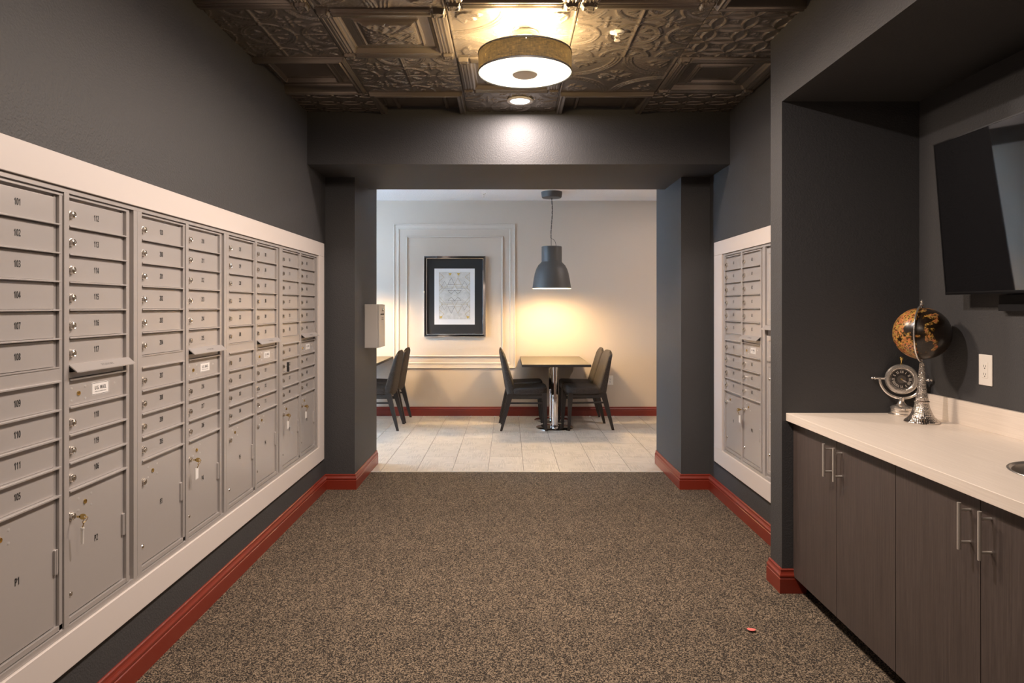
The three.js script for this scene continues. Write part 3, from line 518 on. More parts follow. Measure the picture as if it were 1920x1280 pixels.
function downlight(label, x, Z, k) {
  const t = thing('downlight', label, 'downlight', [x, CEIL - 0.012, -Z]);
  mesh('trim_ring', lathe([[0.062, 0.012], [0.082, 0.010], [0.088, 0.004], [0.084, -0.002], [0.072, -0.004], [0.062, 0.0], [0.062, 0.012]], 40), M.plastic, t);
  mesh('lens', lathe([[0, -0.002], [0.064, -0.001], [0.064, 0.004], [0, 0.004]], 32), glow([1.0, 0.90, 0.82], SPOT_GLOW), t);
  const l = new THREE.RectAreaLight(C(...WHITE), k, 0.09, 0.09); l.position.set(0, -0.007, 0); l.rotation.x = -Math.PI / 2; l.name = 'downlight_light'; t.add(l);
}
downlight('small recessed ceiling downlight glowing white in front of the dark beam', 0.077, 4.487, SPOT * 0.62);
downlight('recessed ceiling downlight above the viewer', 0.077, 2.50, SPOT);
downlight('recessed ceiling downlight behind the viewer', 0.077, -0.15, SPOT * 0.12);
downlight('recessed downlight in the dining room ceiling towards the window', -2.4, 7.2, SPOT * 0.2);
downlight('recessed downlight in the dining room ceiling behind the right pillar', 1.95, 7.3, SPOT * 0.42);
function pendant(label, x, Z, group) {
  const y0 = EYE + 0.216, t = thing('pendant_lamp', label, 'pendant lamp', [x, y0, -Z], 0, group);
  const out = [[0.235, 0], [0.229, 0.006], [0.226, 0.03], [0.220, 0.07], [0.212, 0.12], [0.200, 0.18], [0.184, 0.23], [0.160, 0.275], [0.130, 0.305], [0.124, 0.312], [0.120, 0.318], [0.120, 0.494], [0.116, 0.500], [0, 0.500]];
  const inn = [[0, 0.495], [0.112, 0.495], [0.115, 0.49], [0.115, 0.316], [0.126, 0.300], [0.155, 0.270], [0.179, 0.226], [0.195, 0.178], [0.207, 0.12], [0.215, 0.07], [0.221, 0.03], [0.226, 0.002], [0.235, 0]];
  mesh('lamp_shade', lathe(out, 56, 0.5), M.lampGrey, t); mesh('shade_lining', lathe(inn, 56, 0.5), M.lampInside, t);
  const yc = CEIL - y0; mesh('canopy', lathe([[0, yc], [0.124, yc], [0.124, yc - 0.02], [0.118, yc - 0.062], [0.112, yc - 0.07], [0, yc - 0.07]], 48, 0.4), M.lampGrey, t);
  const tw = [], tw2 = []; for (let i = 0; i <= 36; i++) { const q = i / 36, a = q * 26, yy = yc - 0.07 - q * (yc - 0.07 - 0.6), b = 0.008 * Math.sin(q * 5); tw.push([b + 0.004 * Math.cos(a), yy, 0.004 * Math.sin(a)]); tw2.push([b - 0.004 * Math.cos(a), yy, -0.004 * Math.sin(a)]); }
  tw.push([-0.006, 0.55, 0], [-0.005, 0.50, 0]); tw2.push([0.03, 0.575, 0], [0.048, 0.535, 0], [0.050, 0.50, 0]);
  mesh('cord', [tube(tw, 0.0032, 160, 6), tube(tw2, 0.0026, 160, 6)], M.ink, t);
  mesh('socket', lathe([[0, 0.495], [0.02, 0.495], [0.022, 0.24], [0.028, 0.22], [0.024, 0.170], [0, 0.170]], 20), M.plastic, t);
  const b = mesh('bulb', new THREE.SphereGeometry(0.045, 24, 16), glow([1, 0.75, 0.45], PENDANT_GLOW), t); b.position.set(0, 0.125, 0);
  const l = new THREE.PointLight(C(1.0, 0.69, 0.35), PENDANT); l.position.set(0, 0.125, 0); l.castShadow = true; l.shadow.radius = 4; l.name = 'pendant_light'; t.add(l);
}
pendant('dark grey metal bell pendant lamp on a twisted cord over the chrome table', 0.515, 8.10, 'bell pendant lamps over the dining tables');
pendant('second dark grey bell pendant lamp over the dining table hidden by the left pillar', -1.86, 8.10, 'bell pendant lamps over the dining tables');
function sprinkler(label, x, Z, r) {
  const t = thing('sprinkler', label, 'sprinkler', [x, CEIL - 0.03, -Z]);
  mesh('plate', lathe([[0, 0.022], [r * 0.5, 0.020], [r, 0.026], [r, 0.030], [0, 0.030]], 28), M.plastic, t);
  mesh('head', [rod([0, 0.022, 0], [0, 0.008, 0], 0.008, 12), tube([[-0.007, 0.012, 0], [-0.011, 0, 0], [-0.004, -0.012, 0]], 0.002, 8, 6), tube([[0.007, 0.012, 0], [0.011, 0, 0], [0.004, -0.012, 0]], 0.002, 8, 6), lathe([[0, -0.016], [0.016, -0.015], [0.016, -0.0125], [0, -0.012]], 20)], M.plastic, t);
}
sprinkler('small white sprinkler head with a round plate on the bronze tin ceiling', 0.539, 3.38, 0.037);
sprinkler('tiny sprinkler head on the white ceiling of the dining room', -0.30, 8.22, 0.03);

// ---------------------------------------------------------------- counter, cabinets, sink
{
  const f0 = 1.394, door = 0.442, y0 = 0.080, y1 = EYE - 0.5188 - 0.038;
  const unit = (label, Za, hand) => {                 // Za: far end; two doors towards the camera
    const u = thing('base_cabinet', label, 'cabinet', [f0, 0, -Za], -Math.PI / 2, 'grey base cabinets under the counter');
    // local x runs towards the camera, z out of the front
    mesh('carcass', [bx(0.001, 0.019, y0 + 0.002, y1 - 0.002, -0.59, -0.021), bx(2 * door - 0.019, 2 * door - 0.001, y0 + 0.002, y1 - 0.002, -0.59, -0.021), bx(0.019, 2 * door - 0.019, y0 + 0.002, y0 + 0.02, -0.59, -0.021), bx(0.019, 2 * door - 0.019, y0 + 0.02, y1 - 0.012, -0.59, -0.58), bx(0.019, 2 * door - 0.019, y1 - 0.08, y1 - 0.002, -0.039, -0.021)], M.carcass, u);
    mesh('toe_kick', bx(0.001, 2 * door - 0.001, 0.002, y0, -0.11, -0.09), M.carcass, u);
    for (const k of [0, 1]) {
      const d = mesh('door', bx(0.0015, door - 0.0015, y0, y1 - 0.006, -0.0195, 0, 0.0008, 1), M.cabinet, u); d.position.x = k * door;
      const hx = k ? 0.045 : door - 0.045, ya = EYE - 0.731, yb = EYE - 0.590, hp = [rod([hx, ya, 0.034], [hx, yb, 0.034], 0.0058, 16), rod([hx, ya + 0.022, -0.0005], [hx, ya + 0.022, 0.034], 0.0042, 12), rod([hx, yb - 0.022, -0.0005], [hx, yb - 0.022, 0.034], 0.0042, 12)];
      mesh('handle', hp, M.steel, d);
    }
  };
  unit('grey-brown wood grain base cabinet with two bar handles, next to the dark pilaster', AZ1 - 0.001);
  unit('grey-brown wood grain base cabinet with two bar handles, below the round sink', AZ1 - 0.001 - 2 * door);
  // worktop with a round hole
  const fx = 1.3596, sx = 1.765, sz = 2.105, sr = 0.182, yt = EYE - 0.5188, s = new THREE.Shape([new THREE.Vector2(fx, AZ0 + 0.002), new THREE.Vector2(ALB - 0.001, AZ0 + 0.002), new THREE.Vector2(ALB - 0.001, AZ1 - 0.001), new THREE.Vector2(fx, AZ1 - 0.001)]);
  const hole = new THREE.Path(); hole.absarc(sx, sz, sr - 0.004, 0, Math.PI * 2); s.holes.push(hole);
  let g = new THREE.ExtrudeGeometry(s, { depth: 0.036, bevelEnabled: true, bevelThickness: 0.001, bevelSize: 0.001, bevelOffset: -0.001, bevelSegments: 1, curveSegments: 48 });
  g.rotateX(-Math.PI / 2); g.translate(0, yt - 0.037, 0); g = g.toNonIndexed ? (g.index ? g.toNonIndexed() : g) : g; g.computeVertexNormals(); uvMetres(g);
  { const p = g.attributes.position, n = g.attributes.normal, uv = g.attributes.uv; for (let i = 0; i < p.count; i++) { const ax = Math.abs(n.getX(i)); if (ax > 0.7) uv.setXY(i, p.getZ(i), p.getY(i)); else if (Math.abs(n.getY(i)) > 0.7) uv.setXY(i, p.getZ(i), p.getX(i)); } }
  const ct = mesh('countertop', g, M.worktop);
  tag(ct, 'off-white wood grain counter with a round sink hole, set into the dark alcove', 'counter');
  const bs = mesh('backsplash', bx(ALB - 0.019, ALB - 0.001, yt, yt + 0.106, -AZ1 + 0.001, -AZ0 - 0.002, 0.001, 1), M.worktop); { const p = bs.geometry.attributes.position, uv = bs.geometry.attributes.uv; for (let i = 0; i < p.count; i++) uv.setXY(i, p.getZ(i), p.getY(i)); }
  tag(bs, 'low off-white splashback strip along the alcove wall behind the counter', 'backsplash');
  const sk = thing('sink', 'small round stainless steel sink set in the off-white counter', 'sink', [sx, yt - 0.19, -sz]);
  mesh('bowl', lathe([[sr + 0.004, 0.1915], [sr + 0.003, 0.1930], [sr - 0.003, 0.1930], [sr - 0.009, 0.187], [sr - 0.012, 0.17], [sr - 0.016, 0.06], [sr - 0.04, 0.025], [0.05, 0.012], [0.0, 0.010]], 64, 0.5), M.steelBowl, sk);
  mesh('drain', lathe([[0, 0.016], [0.03, 0.016], [0.042, 0.019], [0.044, 0.012]], 32), M.chrome, sk);
}
function outlet(name, label, pos, turn, w = 0.075, h = 0.122) {
  const t = thing(name, label, 'outlet', pos, turn);
  mesh('plate', bx(-w / 2, w / 2, -h / 2, h / 2, 0, 0.006, 0.0025), M.plastic, t);
  mesh('receptacle', [bx(-0.017, 0.017, -0.034, 0.034, 0.004, 0.008, 0.002)], M.plastic, t);
  for (const s of [-1, 1]) mesh('slots', [bx(-0.008, -0.0055, s * 0.017 - 0.004, s * 0.017 + 0.005, 0.0075, 0.0083), bx(0.0055, 0.008, s * 0.017 - 0.004, s * 0.017 + 0.004, 0.0075, 0.0083), bx(-0.0025, 0.0025, s * 0.017 - 0.012, s * 0.017 - 0.007, 0.0075, 0.0083)], M.slot, t);
  return t;
}
outlet('wall_outlet', 'white duplex outlet on the dark alcove wall above the splashback', [ALB, EYE - 0.266, -2.872], -Math.PI / 2, 0.080, 0.130);
outlet('wall_outlet', 'white outlet on the cream wall behind the dining chairs', [(1144.2 - 953) * BACK / 1280, EYE - (712.5 - 575) * BACK / 1280, -BACK], 0, 0.075, 0.12);

// ---------------------------------------------------------------- television
{
  const Hh = 0.66, Ww = 1.17, t = thing('television', 'large black flat television tilted forward on a wall bracket in the alcove', 'tv', [2.006, EYE + 0.383, -2.409], -Math.PI / 2 + 0.0105);
  const tilt = Math.atan2(0.054, Hh);
  const place = (o) => { o.geometry.rotateX(tilt); o.geometry.translate(0, 0, 0.082); return o; };   // rests a little off the wall, top leaning out
  place(mesh('screen', bx(-Ww / 2 + 0.006, Ww / 2 - 0.006, -Hh / 2 + 0.012, Hh / 2 - 0.006, 0.0255, 0.027), M.screen, t));
  place(mesh('bezel', [bx(-Ww / 2, Ww / 2, -Hh / 2, Hh / 2, 0.004, 0.0255, 0.004), frameOf(-Ww / 2, Ww / 2, -Hh / 2, Hh / 2, [[0, 0.02], [0.0005, 0.0285], [0.006, 0.0285], [0.006, 0.0255]]), bx(-Ww / 2, Ww / 2, -Hh / 2, -Hh / 2 + 0.012, 0.02, 0.0285)], M.tvBlack, t));
  place(mesh('back_housing', bx(-Ww / 2 + 0.08, Ww / 2 - 0.08, -Hh / 2 + 0.05, Hh / 2 - 0.2, -0.022, 0.006, 0.012), M.tvBlack, t));
  mesh('wall_bracket', [bx(-0.35, 0.35, -0.40, -0.372, 0, 0.022), bx(-0.33, -0.29, -0.2, 0.1, 0, 0.062), bx(0.29, 0.33, -0.2, 0.1, 0, 0.062), bx(-0.35, 0.35, 0.10, 0.14, 0, 0.02), bx(-0.36, 0.36, -0.395, -0.335, 0, 0.012)], M.tvBlack, t);
}

// ---------------------------------------------------------------- clock and globe on the counter
const YT = EYE - 0.5188;
{
  const toCam = Math.atan2(-1.886, 3.285), t = thing('desk_clock', 'silver ship-style desk clock with a black dial of roman numerals in a curved yoke', 'clock', [1.888, YT, -3.278], toCam + 0.10);
  mesh('base', lathe([[0, 0.001], [0.056, 0.001], [0.057, 0.005], [0.050, 0.009], [0.046, 0.011], [0.047, 0.020], [0.044, 0.024], [0.048, 0.029], [0.048, 0.036], [0.040, 0.043], [0.024, 0.048], [0.017, 0.056], [0.012, 0.066], [0.0115, 0.082], [0.014, 0.086], [0.0, 0.088]], 40, 0.35), M.silver, t);
  const yk = []; for (let i = 0; i <= 24; i++) { const a = Math.PI + i / 24 * Math.PI; yk.push([0.092 * Math.cos(a), 0.172 + 0.092 * Math.sin(a), 0]); }
  mesh('yoke', [tube(yk, 0.007, 48, 10)], M.silver, t);
  for (const s of [-1, 1]) mesh('pivot', [rod([s * 0.070, 0.172, 0], [s * 0.108, 0.172, 0], 0.0055, 12), new THREE.SphereGeometry(0.0075, 14, 10).translate(s * 0.112, 0.172, 0), new THREE.SphereGeometry(0.0065, 14, 10).translate(s * 0.124, 0.172, 0)], M.silver, t);
  const rim = lathe([[0.052, 0.012], [0.056, 0.017], [0.066, 0.017], [0.071, 0.011], [0.072, 0.0], [0.069, -0.012], [0.05, -0.016], [0, -0.016]], 56, 0.5); rim.rotateX(Math.PI / 2); rim.translate(0, 0.172, 0);
  const rim2 = lathe([[0.050, 0.010], [0.0535, 0.0145], [0.057, 0.0155], [0.058, 0.012]], 56, 3); rim2.rotateX(Math.PI / 2); rim2.translate(0, 0.172, 0);
  mesh('case', [rim, rim2], M.silver, t);
  mesh('winder', [lathe([[0, 0.280], [0.006, 0.279], [0.0095, 0.273], [0.0085, 0.267], [0.004, 0.260], [0.003, 0.25], [0.006, 0.246], [0.006, 0.242], [0, 0.242]], 20)], M.brass, t);
  const cv = document.createElement('canvas'); cv.width = cv.height = 512; const x = cv.getContext('2d');
  x.fillStyle = '#1a1715'; x.fillRect(0, 0, 512, 512); x.strokeStyle = '#b8afa5'; x.lineWidth = 4; for (const r of [245, 226]) { x.beginPath(); x.arc(256, 256, r, 0, 7); x.stroke(); }
  for (let i = 0; i < 60; i++) { const a = i / 60 * Math.PI * 2; x.lineWidth = i % 5 ? 2 : 5; x.beginPath(); x.moveTo(256 + 228 * Math.cos(a), 256 + 228 * Math.sin(a)); x.lineTo(256 + 243 * Math.cos(a), 256 + 243 * Math.sin(a)); x.stroke(); }
  x.fillStyle = '#d6cdc2'; x.font = 'bold 74px serif'; x.textAlign = 'center'; x.textBaseline = 'middle';
  ['XII', 'I', 'II', 'III', 'IIII', 'V', 'VI', 'VII', 'VIII', 'IX', 'X', 'XI'].forEach((n, i) => { x.save(); x.translate(256, 256); x.rotate(i / 12 * Math.PI * 2); x.translate(0, -172); x.scale(0.72, 1); x.fillText(n, 0, 0); x.restore(); });
  x.strokeStyle = '#6f675f'; x.lineWidth = 2; for (const r of [118, 92]) { x.beginPath(); x.arc(256, 256, r, 0, 7); x.stroke(); } x.fillStyle = '#4a443f'; x.beginPath(); x.arc(256, 256, 90, 0, 7); x.fill();
  const ft = new THREE.CanvasTexture(cv); ft.colorSpace = THREE.SRGBColorSpace;
  const face = new THREE.CircleGeometry(0.0525, 48); face.translate(0, 0.172, 0.0095); mesh('dial', face, S({ map: ft, roughness: 0.4 }), t);
  const hand = (len, w, ang, z) => { const s = new THREE.Shape([[-w, -0.006], [w, -0.006], [w * 1.5, len * 0.5], [0, len], [-w * 1.5, len * 0.5]].map((p) => new THREE.Vector2(...p))); const g = new THREE.ExtrudeGeometry(s, { depth: 0.0006, bevelEnabled: false }); g.rotateZ(-ang); g.translate(0, 0.172, z); return uvMetres(g); };
  mesh('hour_hand', hand(0.027, 0.0016, 4.33 / 12 * 2 * Math.PI, 0.0105), M.silver, t); mesh('minute_hand', hand(0.040, 0.0012, 20 / 60 * 2 * Math.PI, 0.0115), M.silver, t);
  mesh('hub', rod([0, 0.172, 0.0095], [0, 0.172, 0.0130], 0.004, 14), M.brass, t);
  const gl = lathe([[0, 0.0165], [0.03, 0.0158], [0.051, 0.0138]], 48, 3); gl.rotateX(Math.PI / 2); gl.translate(0, 0.172, 0); mesh('glass', gl, M.clear, t);
}
{
  const t = thing('globe', 'antique-style dark and orange globe on a hammered silver bell stand', 'globe', [1.860, YT, -3.070]), cy = 0.399, R = 0.1165;
  const prof = [[0, 0.001], [0.072, 0.001], [0.0725, 0.004], [0.068, 0.010], [0.0615, 0.0157], [0.051, 0.026], [0.044, 0.038], [0.039, 0.05], [0.032, 0.068], [0.0275, 0.088], [0.031, 0.090], [0.0315, 0.095], [0.0265, 0.0985], [0.0225, 0.12], [0.0197, 0.1415], [0.017, 0.17], [0.0152, 0.194], [0.0125, 0.23], [0.0105, 0.259], [0.0105, 0.266], [0, 0.267]];
  const bell = lathe(prof, 56, 0.5); { const p = bell.attributes.position, uv = bell.attributes.uv; for (let i = 0; i < p.count; i++) uv.setXY(i, Math.atan2(p.getX(i), p.getZ(i)) / (2 * Math.PI) * 3, p.getY(i) * 9); }
  for (let i = 0; i < bell.attributes.uv.count; i += 3) { const uv = bell.attributes.uv, a = [0, 1, 2].map((k) => uv.getX(i + k)); if (Math.max(...a) - Math.min(...a) > 1.5) for (let k = 0; k < 3; k++) if (uv.getX(i + k) < 0) uv.setX(i + k, uv.getX(i + k) + 3); }
  mesh('stand', bell, M.hammered, t);
  const LAND = 2.6, W = 1024, Hh = 512, tx = tex(W, Hh, (i, j) => {
    const lon = i / W * 2 * Math.PI, lat = (j / Hh - 0.5) * Math.PI, X = Math.cos(lat) * Math.cos(lon), Yy = Math.sin(lat), Z = Math.cos(lat) * Math.sin(lon);
    let f = n3(X * 1.25 + 3.1, Yy * 1.25, Z * 1.25) + 0.45 * n3(X * 3 + 7, Yy * 3, Z * 3) + 0.22 * n3(X * 7, Yy * 7 + 2, Z * 7) + 0.12 * n3(X * 16, Yy * 16, Z * 16);
    f += 1.15 * Math.cos(lon - LAND) * Math.cos(lat) - 0.15 + 0.5 * Math.abs(lat) * (lat < 0 ? 0.8 : 0.5);
    const fine = n3(X * 40, Yy * 40, Z * 40), land = f > 0.12, coast = Math.abs(f - 0.12) < 0.07;
    let c = land ? [0.70 + 0.1 * n3(X * 5, Yy * 5, Z * 5), 0.50 + 0.09 * n3(X * 5, Yy * 5 + 4, Z * 5), 0.28] : [0.12 + 0.03 * fine, 0.085 + 0.025 * fine, 0.055];
    if (land && n3(X * 9 + 5, Yy * 9, Z * 9) > 0.35) c = [0.34, 0.25, 0.12]; if (land && Math.abs(n3(X * 4 + 9, Yy * 4, Z * 4)) < 0.035) c = [0.3, 0.19, 0.08];
    if (coast) c = [0.20 + 0.15 * (land ? 1 : 0), 0.16 + 0.08 * (land ? 1 : 0), 0.06];
    const gl = (v, n) => Math.abs(((v * n) % 1 + 1) % 1 - 0.5) > 0.485;
    if (!land && (gl(lon / (2 * Math.PI), 36) || gl(lat / Math.PI, 18))) c = [0.26, 0.21, 0.15];
    const cl = Math.hypot((lon - 0.62) * Math.cos(lat), lat - 0.62);
    if (cl < 0.16) c = cl > 0.135 && cl < 0.15 ? [0.62, 0.5, 0.32] : cl < 0.06 ? [0.6, 0.36, 0.12] : [0.1, 0.075, 0.05];
    return c;
  }, true);
  const ball = new THREE.SphereGeometry(R, 64, 40), b = mesh('ball', ball, S({ map: tx, roughness: 0.28 }), t); b.position.set(0, cy, 0); b.rotation.set(0, 3.0, 0); b.rotation.z = 0.12;
  // the half meridian passes in front of the ball, a little left of its middle as seen across the counter
  const dir = new THREE.Vector2(-1.860, 3.07).normalize(), a0 = Math.atan2(dir.y, dir.x) + 0.24, dx = Math.cos(a0), dz = Math.sin(a0), arc = [];
  const rr = R + 0.009; for (let i = 0; i <= 30; i++) { const a = -Math.PI / 2 + Math.PI * i / 30; arc.push([dx * rr * Math.cos(a), cy + rr * Math.sin(a), dz * rr * Math.cos(a)]); }
  arc.unshift([0.0, 0.262, 0]);
  mesh('meridian_arm', [tube(arc, 0.0042, 80, 8)], M.silver, t);
  mesh('axis_pin', [rod([0, cy - R - 0.014, 0], [0, cy - R + 0.004, 0], 0.004, 12), rod([0, cy + R - 0.004, 0], [0, cy + R + 0.012, 0], 0.004, 12)], M.silver, t);
  mesh('finial', lathe([[0, 0.030], [0.003, 0.028], [0.005, 0.023], [0.0065, 0.019], [0.0045, 0.015], [0.008, 0.011], [0.0085, 0.005], [0.006, 0.0], [0, 0]], 20, 1).translate(0, cy + R + 0.006, 0), M.silver, t);
}

// ---------------------------------------------------------------- drop box on the left pillar
{
  const w = 0.262, h = 0.360, d = 0.122, t = thing('drop_box', 'silver metal drop box with a lock and slot on the left pillar', 'drop box', [PXL, EYE - 0.338, -5.713], Math.PI / 2);
  mesh('case', bx(-w / 2, w / 2, 0, h, 0, d - 0.012, 0.006, 3), M.drop, t);
  mesh('door', bx(-w / 2 + 0.001, w / 2 - 0.001, 0.003, h - 0.003, d - 0.011, d, 0.004, 2), M.drop, t);
  mesh('lock', lockGeo.clone().scale(1.2, 1.2, 0.6), M.nickel, t).position.set(0.02, h - 0.045, d);
  mesh('slot', bx(-0.075, 0.085, h - 0.090, h - 0.078, d - 0.001, d + 0.001), M.slot, t);
  mesh('label_strip', [bx(-0.03, 0.06, h - 0.118, h - 0.113, d, d + 0.0006), bx(-0.03, 0.06, h - 0.130, h - 0.126, d, d + 0.0006)], M.ink, t);
}

// ---------------------------------------------------------------- framed print
{
  const x0 = -1.078, x1 = -0.2876, y0 = -0.385, y1 = 0.652, t = thing('framed_picture', 'framed gold and grey triangle print with a wide black mat and mirrored frame', 'picture', [(x0 + x1) / 2, EYE + y0, -BACK]);
  const w = (x1 - x0) / 2, h = y1 - y0, T = 0.045;
  mesh('picture_frame', frameOf(-w, w, 0, h, [[0, 0], [0, T - 0.006], [0.003, T - 0.001], [0.006, T], [0.032, T - 0.002], [0.038, T - 0.008], [0.042, T - 0.016], [0.042, 0.012]]), M.chrome, t);
  mesh('mat_board', bx(-w + 0.04, w - 0.04, 0.04, h - 0.04, 0.002, 0.014), M.mat, t);
  const px0 = -w + 0.132, px1 = w - 0.142, py0 = 0.158, py1 = h - 0.162;
  mesh('paper', bx(px0, px1, py0, py1, 0.014, 0.0165), M.paper, t);
  const cv = document.createElement('canvas'); cv.width = 420; cv.height = 640; const c = cv.getContext('2d'); c.fillStyle = '#cfcbc4'; c.fillRect(0, 0, 420, 640);
  for (let i = 0; i < 900; i++) { c.fillStyle = rnd() < 0.5 ? 'rgba(190,186,180,0.25)' : 'rgba(222,218,210,0.25)'; c.beginPath(); c.arc(rnd() * 420, rnd() * 640, 6 + 26 * rnd(), 0, 7); c.fill(); }
  const ln = (pts, col, w = 3) => { c.strokeStyle = col; c.lineWidth = w; c.beginPath(); pts.forEach((p, i) => (i ? c.lineTo(...p) : c.moveTo(...p))); c.stroke(); };
  const G = '#a88a4a', K = '#4a463f';
  for (const m of [0, 1]) for (const n of [0, 1]) { const X = (x) => (m ? 420 - x : x), Q = (y) => (n ? 640 - y : y);
    ln([[X(0), Q(10)], [X(70), Q(70)], [X(0), Q(130)]], G); ln([[X(10), Q(20)], [X(10), Q(190)]], G, 2); ln([[X(120), Q(170)], [X(165), Q(80)], [X(210), Q(170)], [X(120), Q(170)]], m ? G : K);
    ln([[X(30), Q(205)], [X(200), Q(205)]], G); ln([[X(30), Q(222)], [X(190), Q(222)]], K, 2); ln([[X(30), Q(205)], [X(75), Q(125)], [X(120), Q(205)]], K, 2); ln([[X(120), Q(250)], [X(165), Q(300)], [X(210), Q(250)], [X(120), Q(250)]], K); ln([[X(0), Q(260)], [X(50), Q(205)], [X(0), Q(150)]], G); ln([[X(0), Q(310)], [X(120), Q(170)]], G, 2); ln([[X(210), Q(320)], [X(30), Q(222)]], '#b8ac90', 2); ln([[X(165), Q(80)], [X(120), Q(0)]], '#b8ac90', 2); ln([[X(210), Q(170)], [X(160), Q(260)]], G, 2); }
  c.fillStyle = '#c9a64a'; for (const [a, b] of [[150, 18], [262, 18], [28, 600], [388, 600]]) { c.beginPath(); c.moveTo(a - 22, b); c.lineTo(a + 22, b); c.lineTo(a, b + 34); c.fill(); }
  const mp = new THREE.CanvasTexture(cv); mp.colorSpace = THREE.SRGBColorSpace;
  const pr = new THREE.PlaneGeometry(px1 - px0 - 0.115, py1 - py0 - 0.11); mesh('print', pr, S({ map: mp, roughness: 0.5 }), t).position.set((px0 + px1) / 2, (py0 + py1) / 2 + 0.012, 0.0170);
}

// ---------------------------------------------------------------- tables and chairs
function makeTable(label, x) {
  const t = thing('dining_table', label, 'table', [x, 0, -8.122], 0);
  mesh('table_top', bx(-0.379, 0.379, 0.737, 0.7625, -0.622, 0.622, 0.001, 1), M.tableTop, t);
  mesh('edge_band', bx(-0.381, 0.381, 0.734, 0.7605, -0.624, 0.624, 0.002, 1), M.tableEdge, t);
  for (const z of [0.25, -0.27]) {
    mesh('column', [rod([0.005, 0.012, z], [0.005, 0.725, z], 0.038, 36)], M.chrome, t);
    mesh('base', lathe([[0, 0.034], [0.045, 0.034], [0.05, 0.028], [0.13, 0.024], [0.205, 0.016], [0.216, 0.010], [0.216, 0.002], [0, 0.002]], 64, 0.4).translate(0.005, 0, z), M.chrome, t);
    mesh('mounting_plate', bx(-0.2, 0.2, 0.722, 0.735, z - 0.05, z + 0.05, 0.003), M.tableEdge, t);
  }
}
makeTable('laminate dining table on two chrome pedestals, under the pendant lamp in view', 0.5315);
makeTable('laminate dining table whose corner shows beside the left pillar, behind the two left chairs', -1.856);
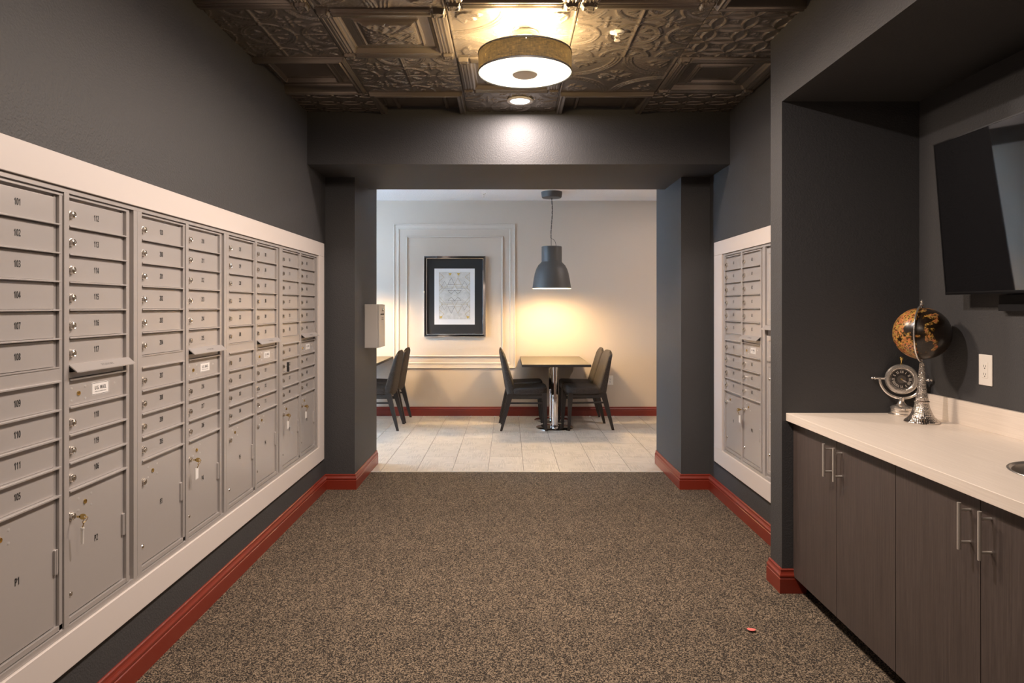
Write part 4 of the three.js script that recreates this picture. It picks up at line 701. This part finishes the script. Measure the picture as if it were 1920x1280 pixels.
function makeChair(label) {                           // faces +x
  const t = thing('dining_chair', label, 'chair', [0, 0, 0], 0, 'tweed dining chairs at the tables');
  { const rings = [], m = 44, N = 18; for (let i = 0; i <= N; i++) {
    const q = i / N, yy = 0.385 + q * 0.51, top = Math.max(0, (q - 0.86) / 0.14), bot = Math.max(0, (0.08 - q) / 0.08), k = Math.sqrt(1 - 0.8 * top * top) * Math.sqrt(1 - 0.3 * bot * bot);
    const xr = -0.198 - 0.082 * q, xf = -0.055 - 0.165 * Math.min(1, q * 1.02), w = (0.222 - 0.030 * q) * (1 - 0.10 * top * top), dpt = (xf - xr) / 2 * k;
    rings.push(superRing(0, 0, dpt, w, 3.6, m).map(([a, z]) => { const s = z / w, front = a > 0 ? 1 : 0.35; return [(xr + xf) / 2 + a - front * (0.030 * (1 - q * 0.4)) * (1 - s * s) * (a > 0 ? 1 : -0.6), yy - 0.03 * top * s ** 4, z]; })); }
    mesh('backrest', loft(rings), M.tweed, t); }
  { const rings = [], N = 10; for (let i = 0; i <= N; i++) { const q = i / N, e = Math.max(0, (q - 0.7) / 0.3), b = Math.max(0, (0.2 - q) / 0.2), s = 0.03 * (1 - Math.sqrt(1 - e * e * 0.95)) + 0.012 * b; rings.push(superRing(0.052, 0, 0.212 - s, 0.232 - s, 5, 44).map(([a, z]) => [a, 0.400 + q * 0.085 + 0.006 * q * (a - 0.05) / 0.2 + 0.008 * q * (1 - (z / 0.23) ** 2), z])); }
    mesh('seat', loft(rings), M.tweed, t); }
  for (const s of [-1, 1]) {
    mesh('rear_leg', taper([-0.258, 0.0, s * 0.222], [-0.150, 0.420, s * 0.205], [0.026, 0.026], [0.062, 0.040]), M.wood, t);
    mesh('front_leg', taper([0.248, 0.0, s * 0.222], [0.226, 0.425, s * 0.205], [0.026, 0.026], [0.055, 0.040]), M.wood, t);
    mesh('side_rail', [taper([0.205, 0.385, s * 0.212], [-0.14, 0.3851, s * 0.212], [0.001, 0.026], [0.001, 0.026]), bx(-0.16, 0.235, 0.368, 0.402, s * 0.212 - 0.013, s * 0.212 + 0.013, 0.004)], M.wood, t);
    mesh('stretcher', bx(-0.180, 0.232, 0.302, 0.322, s * 0.212 - 0.009, s * 0.212 + 0.009, 0.002), M.wood, t);
    for (const x of [-0.258, 0.248]) mesh('glide', rod([x, -0.001, s * 0.222], [x, 0.005, s * 0.222], 0.009, 12), M.plastic, t);
  }
  mesh('seat_rail', [bx(0.200, 0.226, 0.370, 0.402, -0.2, 0.2, 0.004), bx(-0.165, -0.135, 0.370, 0.402, -0.2, 0.2, 0.004)], M.wood, t);
  return t;
}
const chair = makeChair('dark tweed dining chair left of the chrome table, the one nearer the viewer');
chair.position.set(0.178, 0.0015, -7.895);
function chairCopy(label, x, Z, turn) { const c = chair.clone(); c.name = numbered('dining_chair'); c.position.set(x, 0.0015, -Z); c.rotation.y = turn; c.userData = { ...chair.userData, label }; scene.add(c); }
chairCopy('dark tweed dining chair left of the chrome table, the one nearer the cream wall', 0.155, 8.43, 0.0);
chairCopy('dark tweed dining chair right of the chrome table, the one nearer the viewer', 0.912, 7.935, Math.PI + 0.08);
chairCopy('dark tweed dining chair right of the chrome table, the one nearer the cream wall', 0.895, 8.43, Math.PI);
chairCopy('dark tweed dining chair beside the left pillar, the nearer of two', -1.502, 7.905, Math.PI);
chairCopy('dark tweed dining chair near the left pillar, the farther of two by the wall', -1.495, 8.42, Math.PI - 0.01);

// ---------------------------------------------------------------- petal on the carpet
{
  const rings = []; for (let i = 0; i <= 8; i++) { const a = i / 8 * Math.PI, r = Math.sin(a); rings.push(superRing(0, 0, 0.019 * r + 1e-4, 0.012 * r + 1e-4, 2.2, 20).map(([x, z]) => [x, 0.005 - 0.0035 * Math.cos(a) + 9 * x * x + 6 * z * z * 0.5, z])); }
  const p = mesh('petal', loft(rings), M.pink); p.position.set(1.047, 0.002, -2.94); p.rotation.y = -0.25; tag(p, 'small pink petal lying on the brown carpet', 'petal');
}

renderer.render(scene, camera);
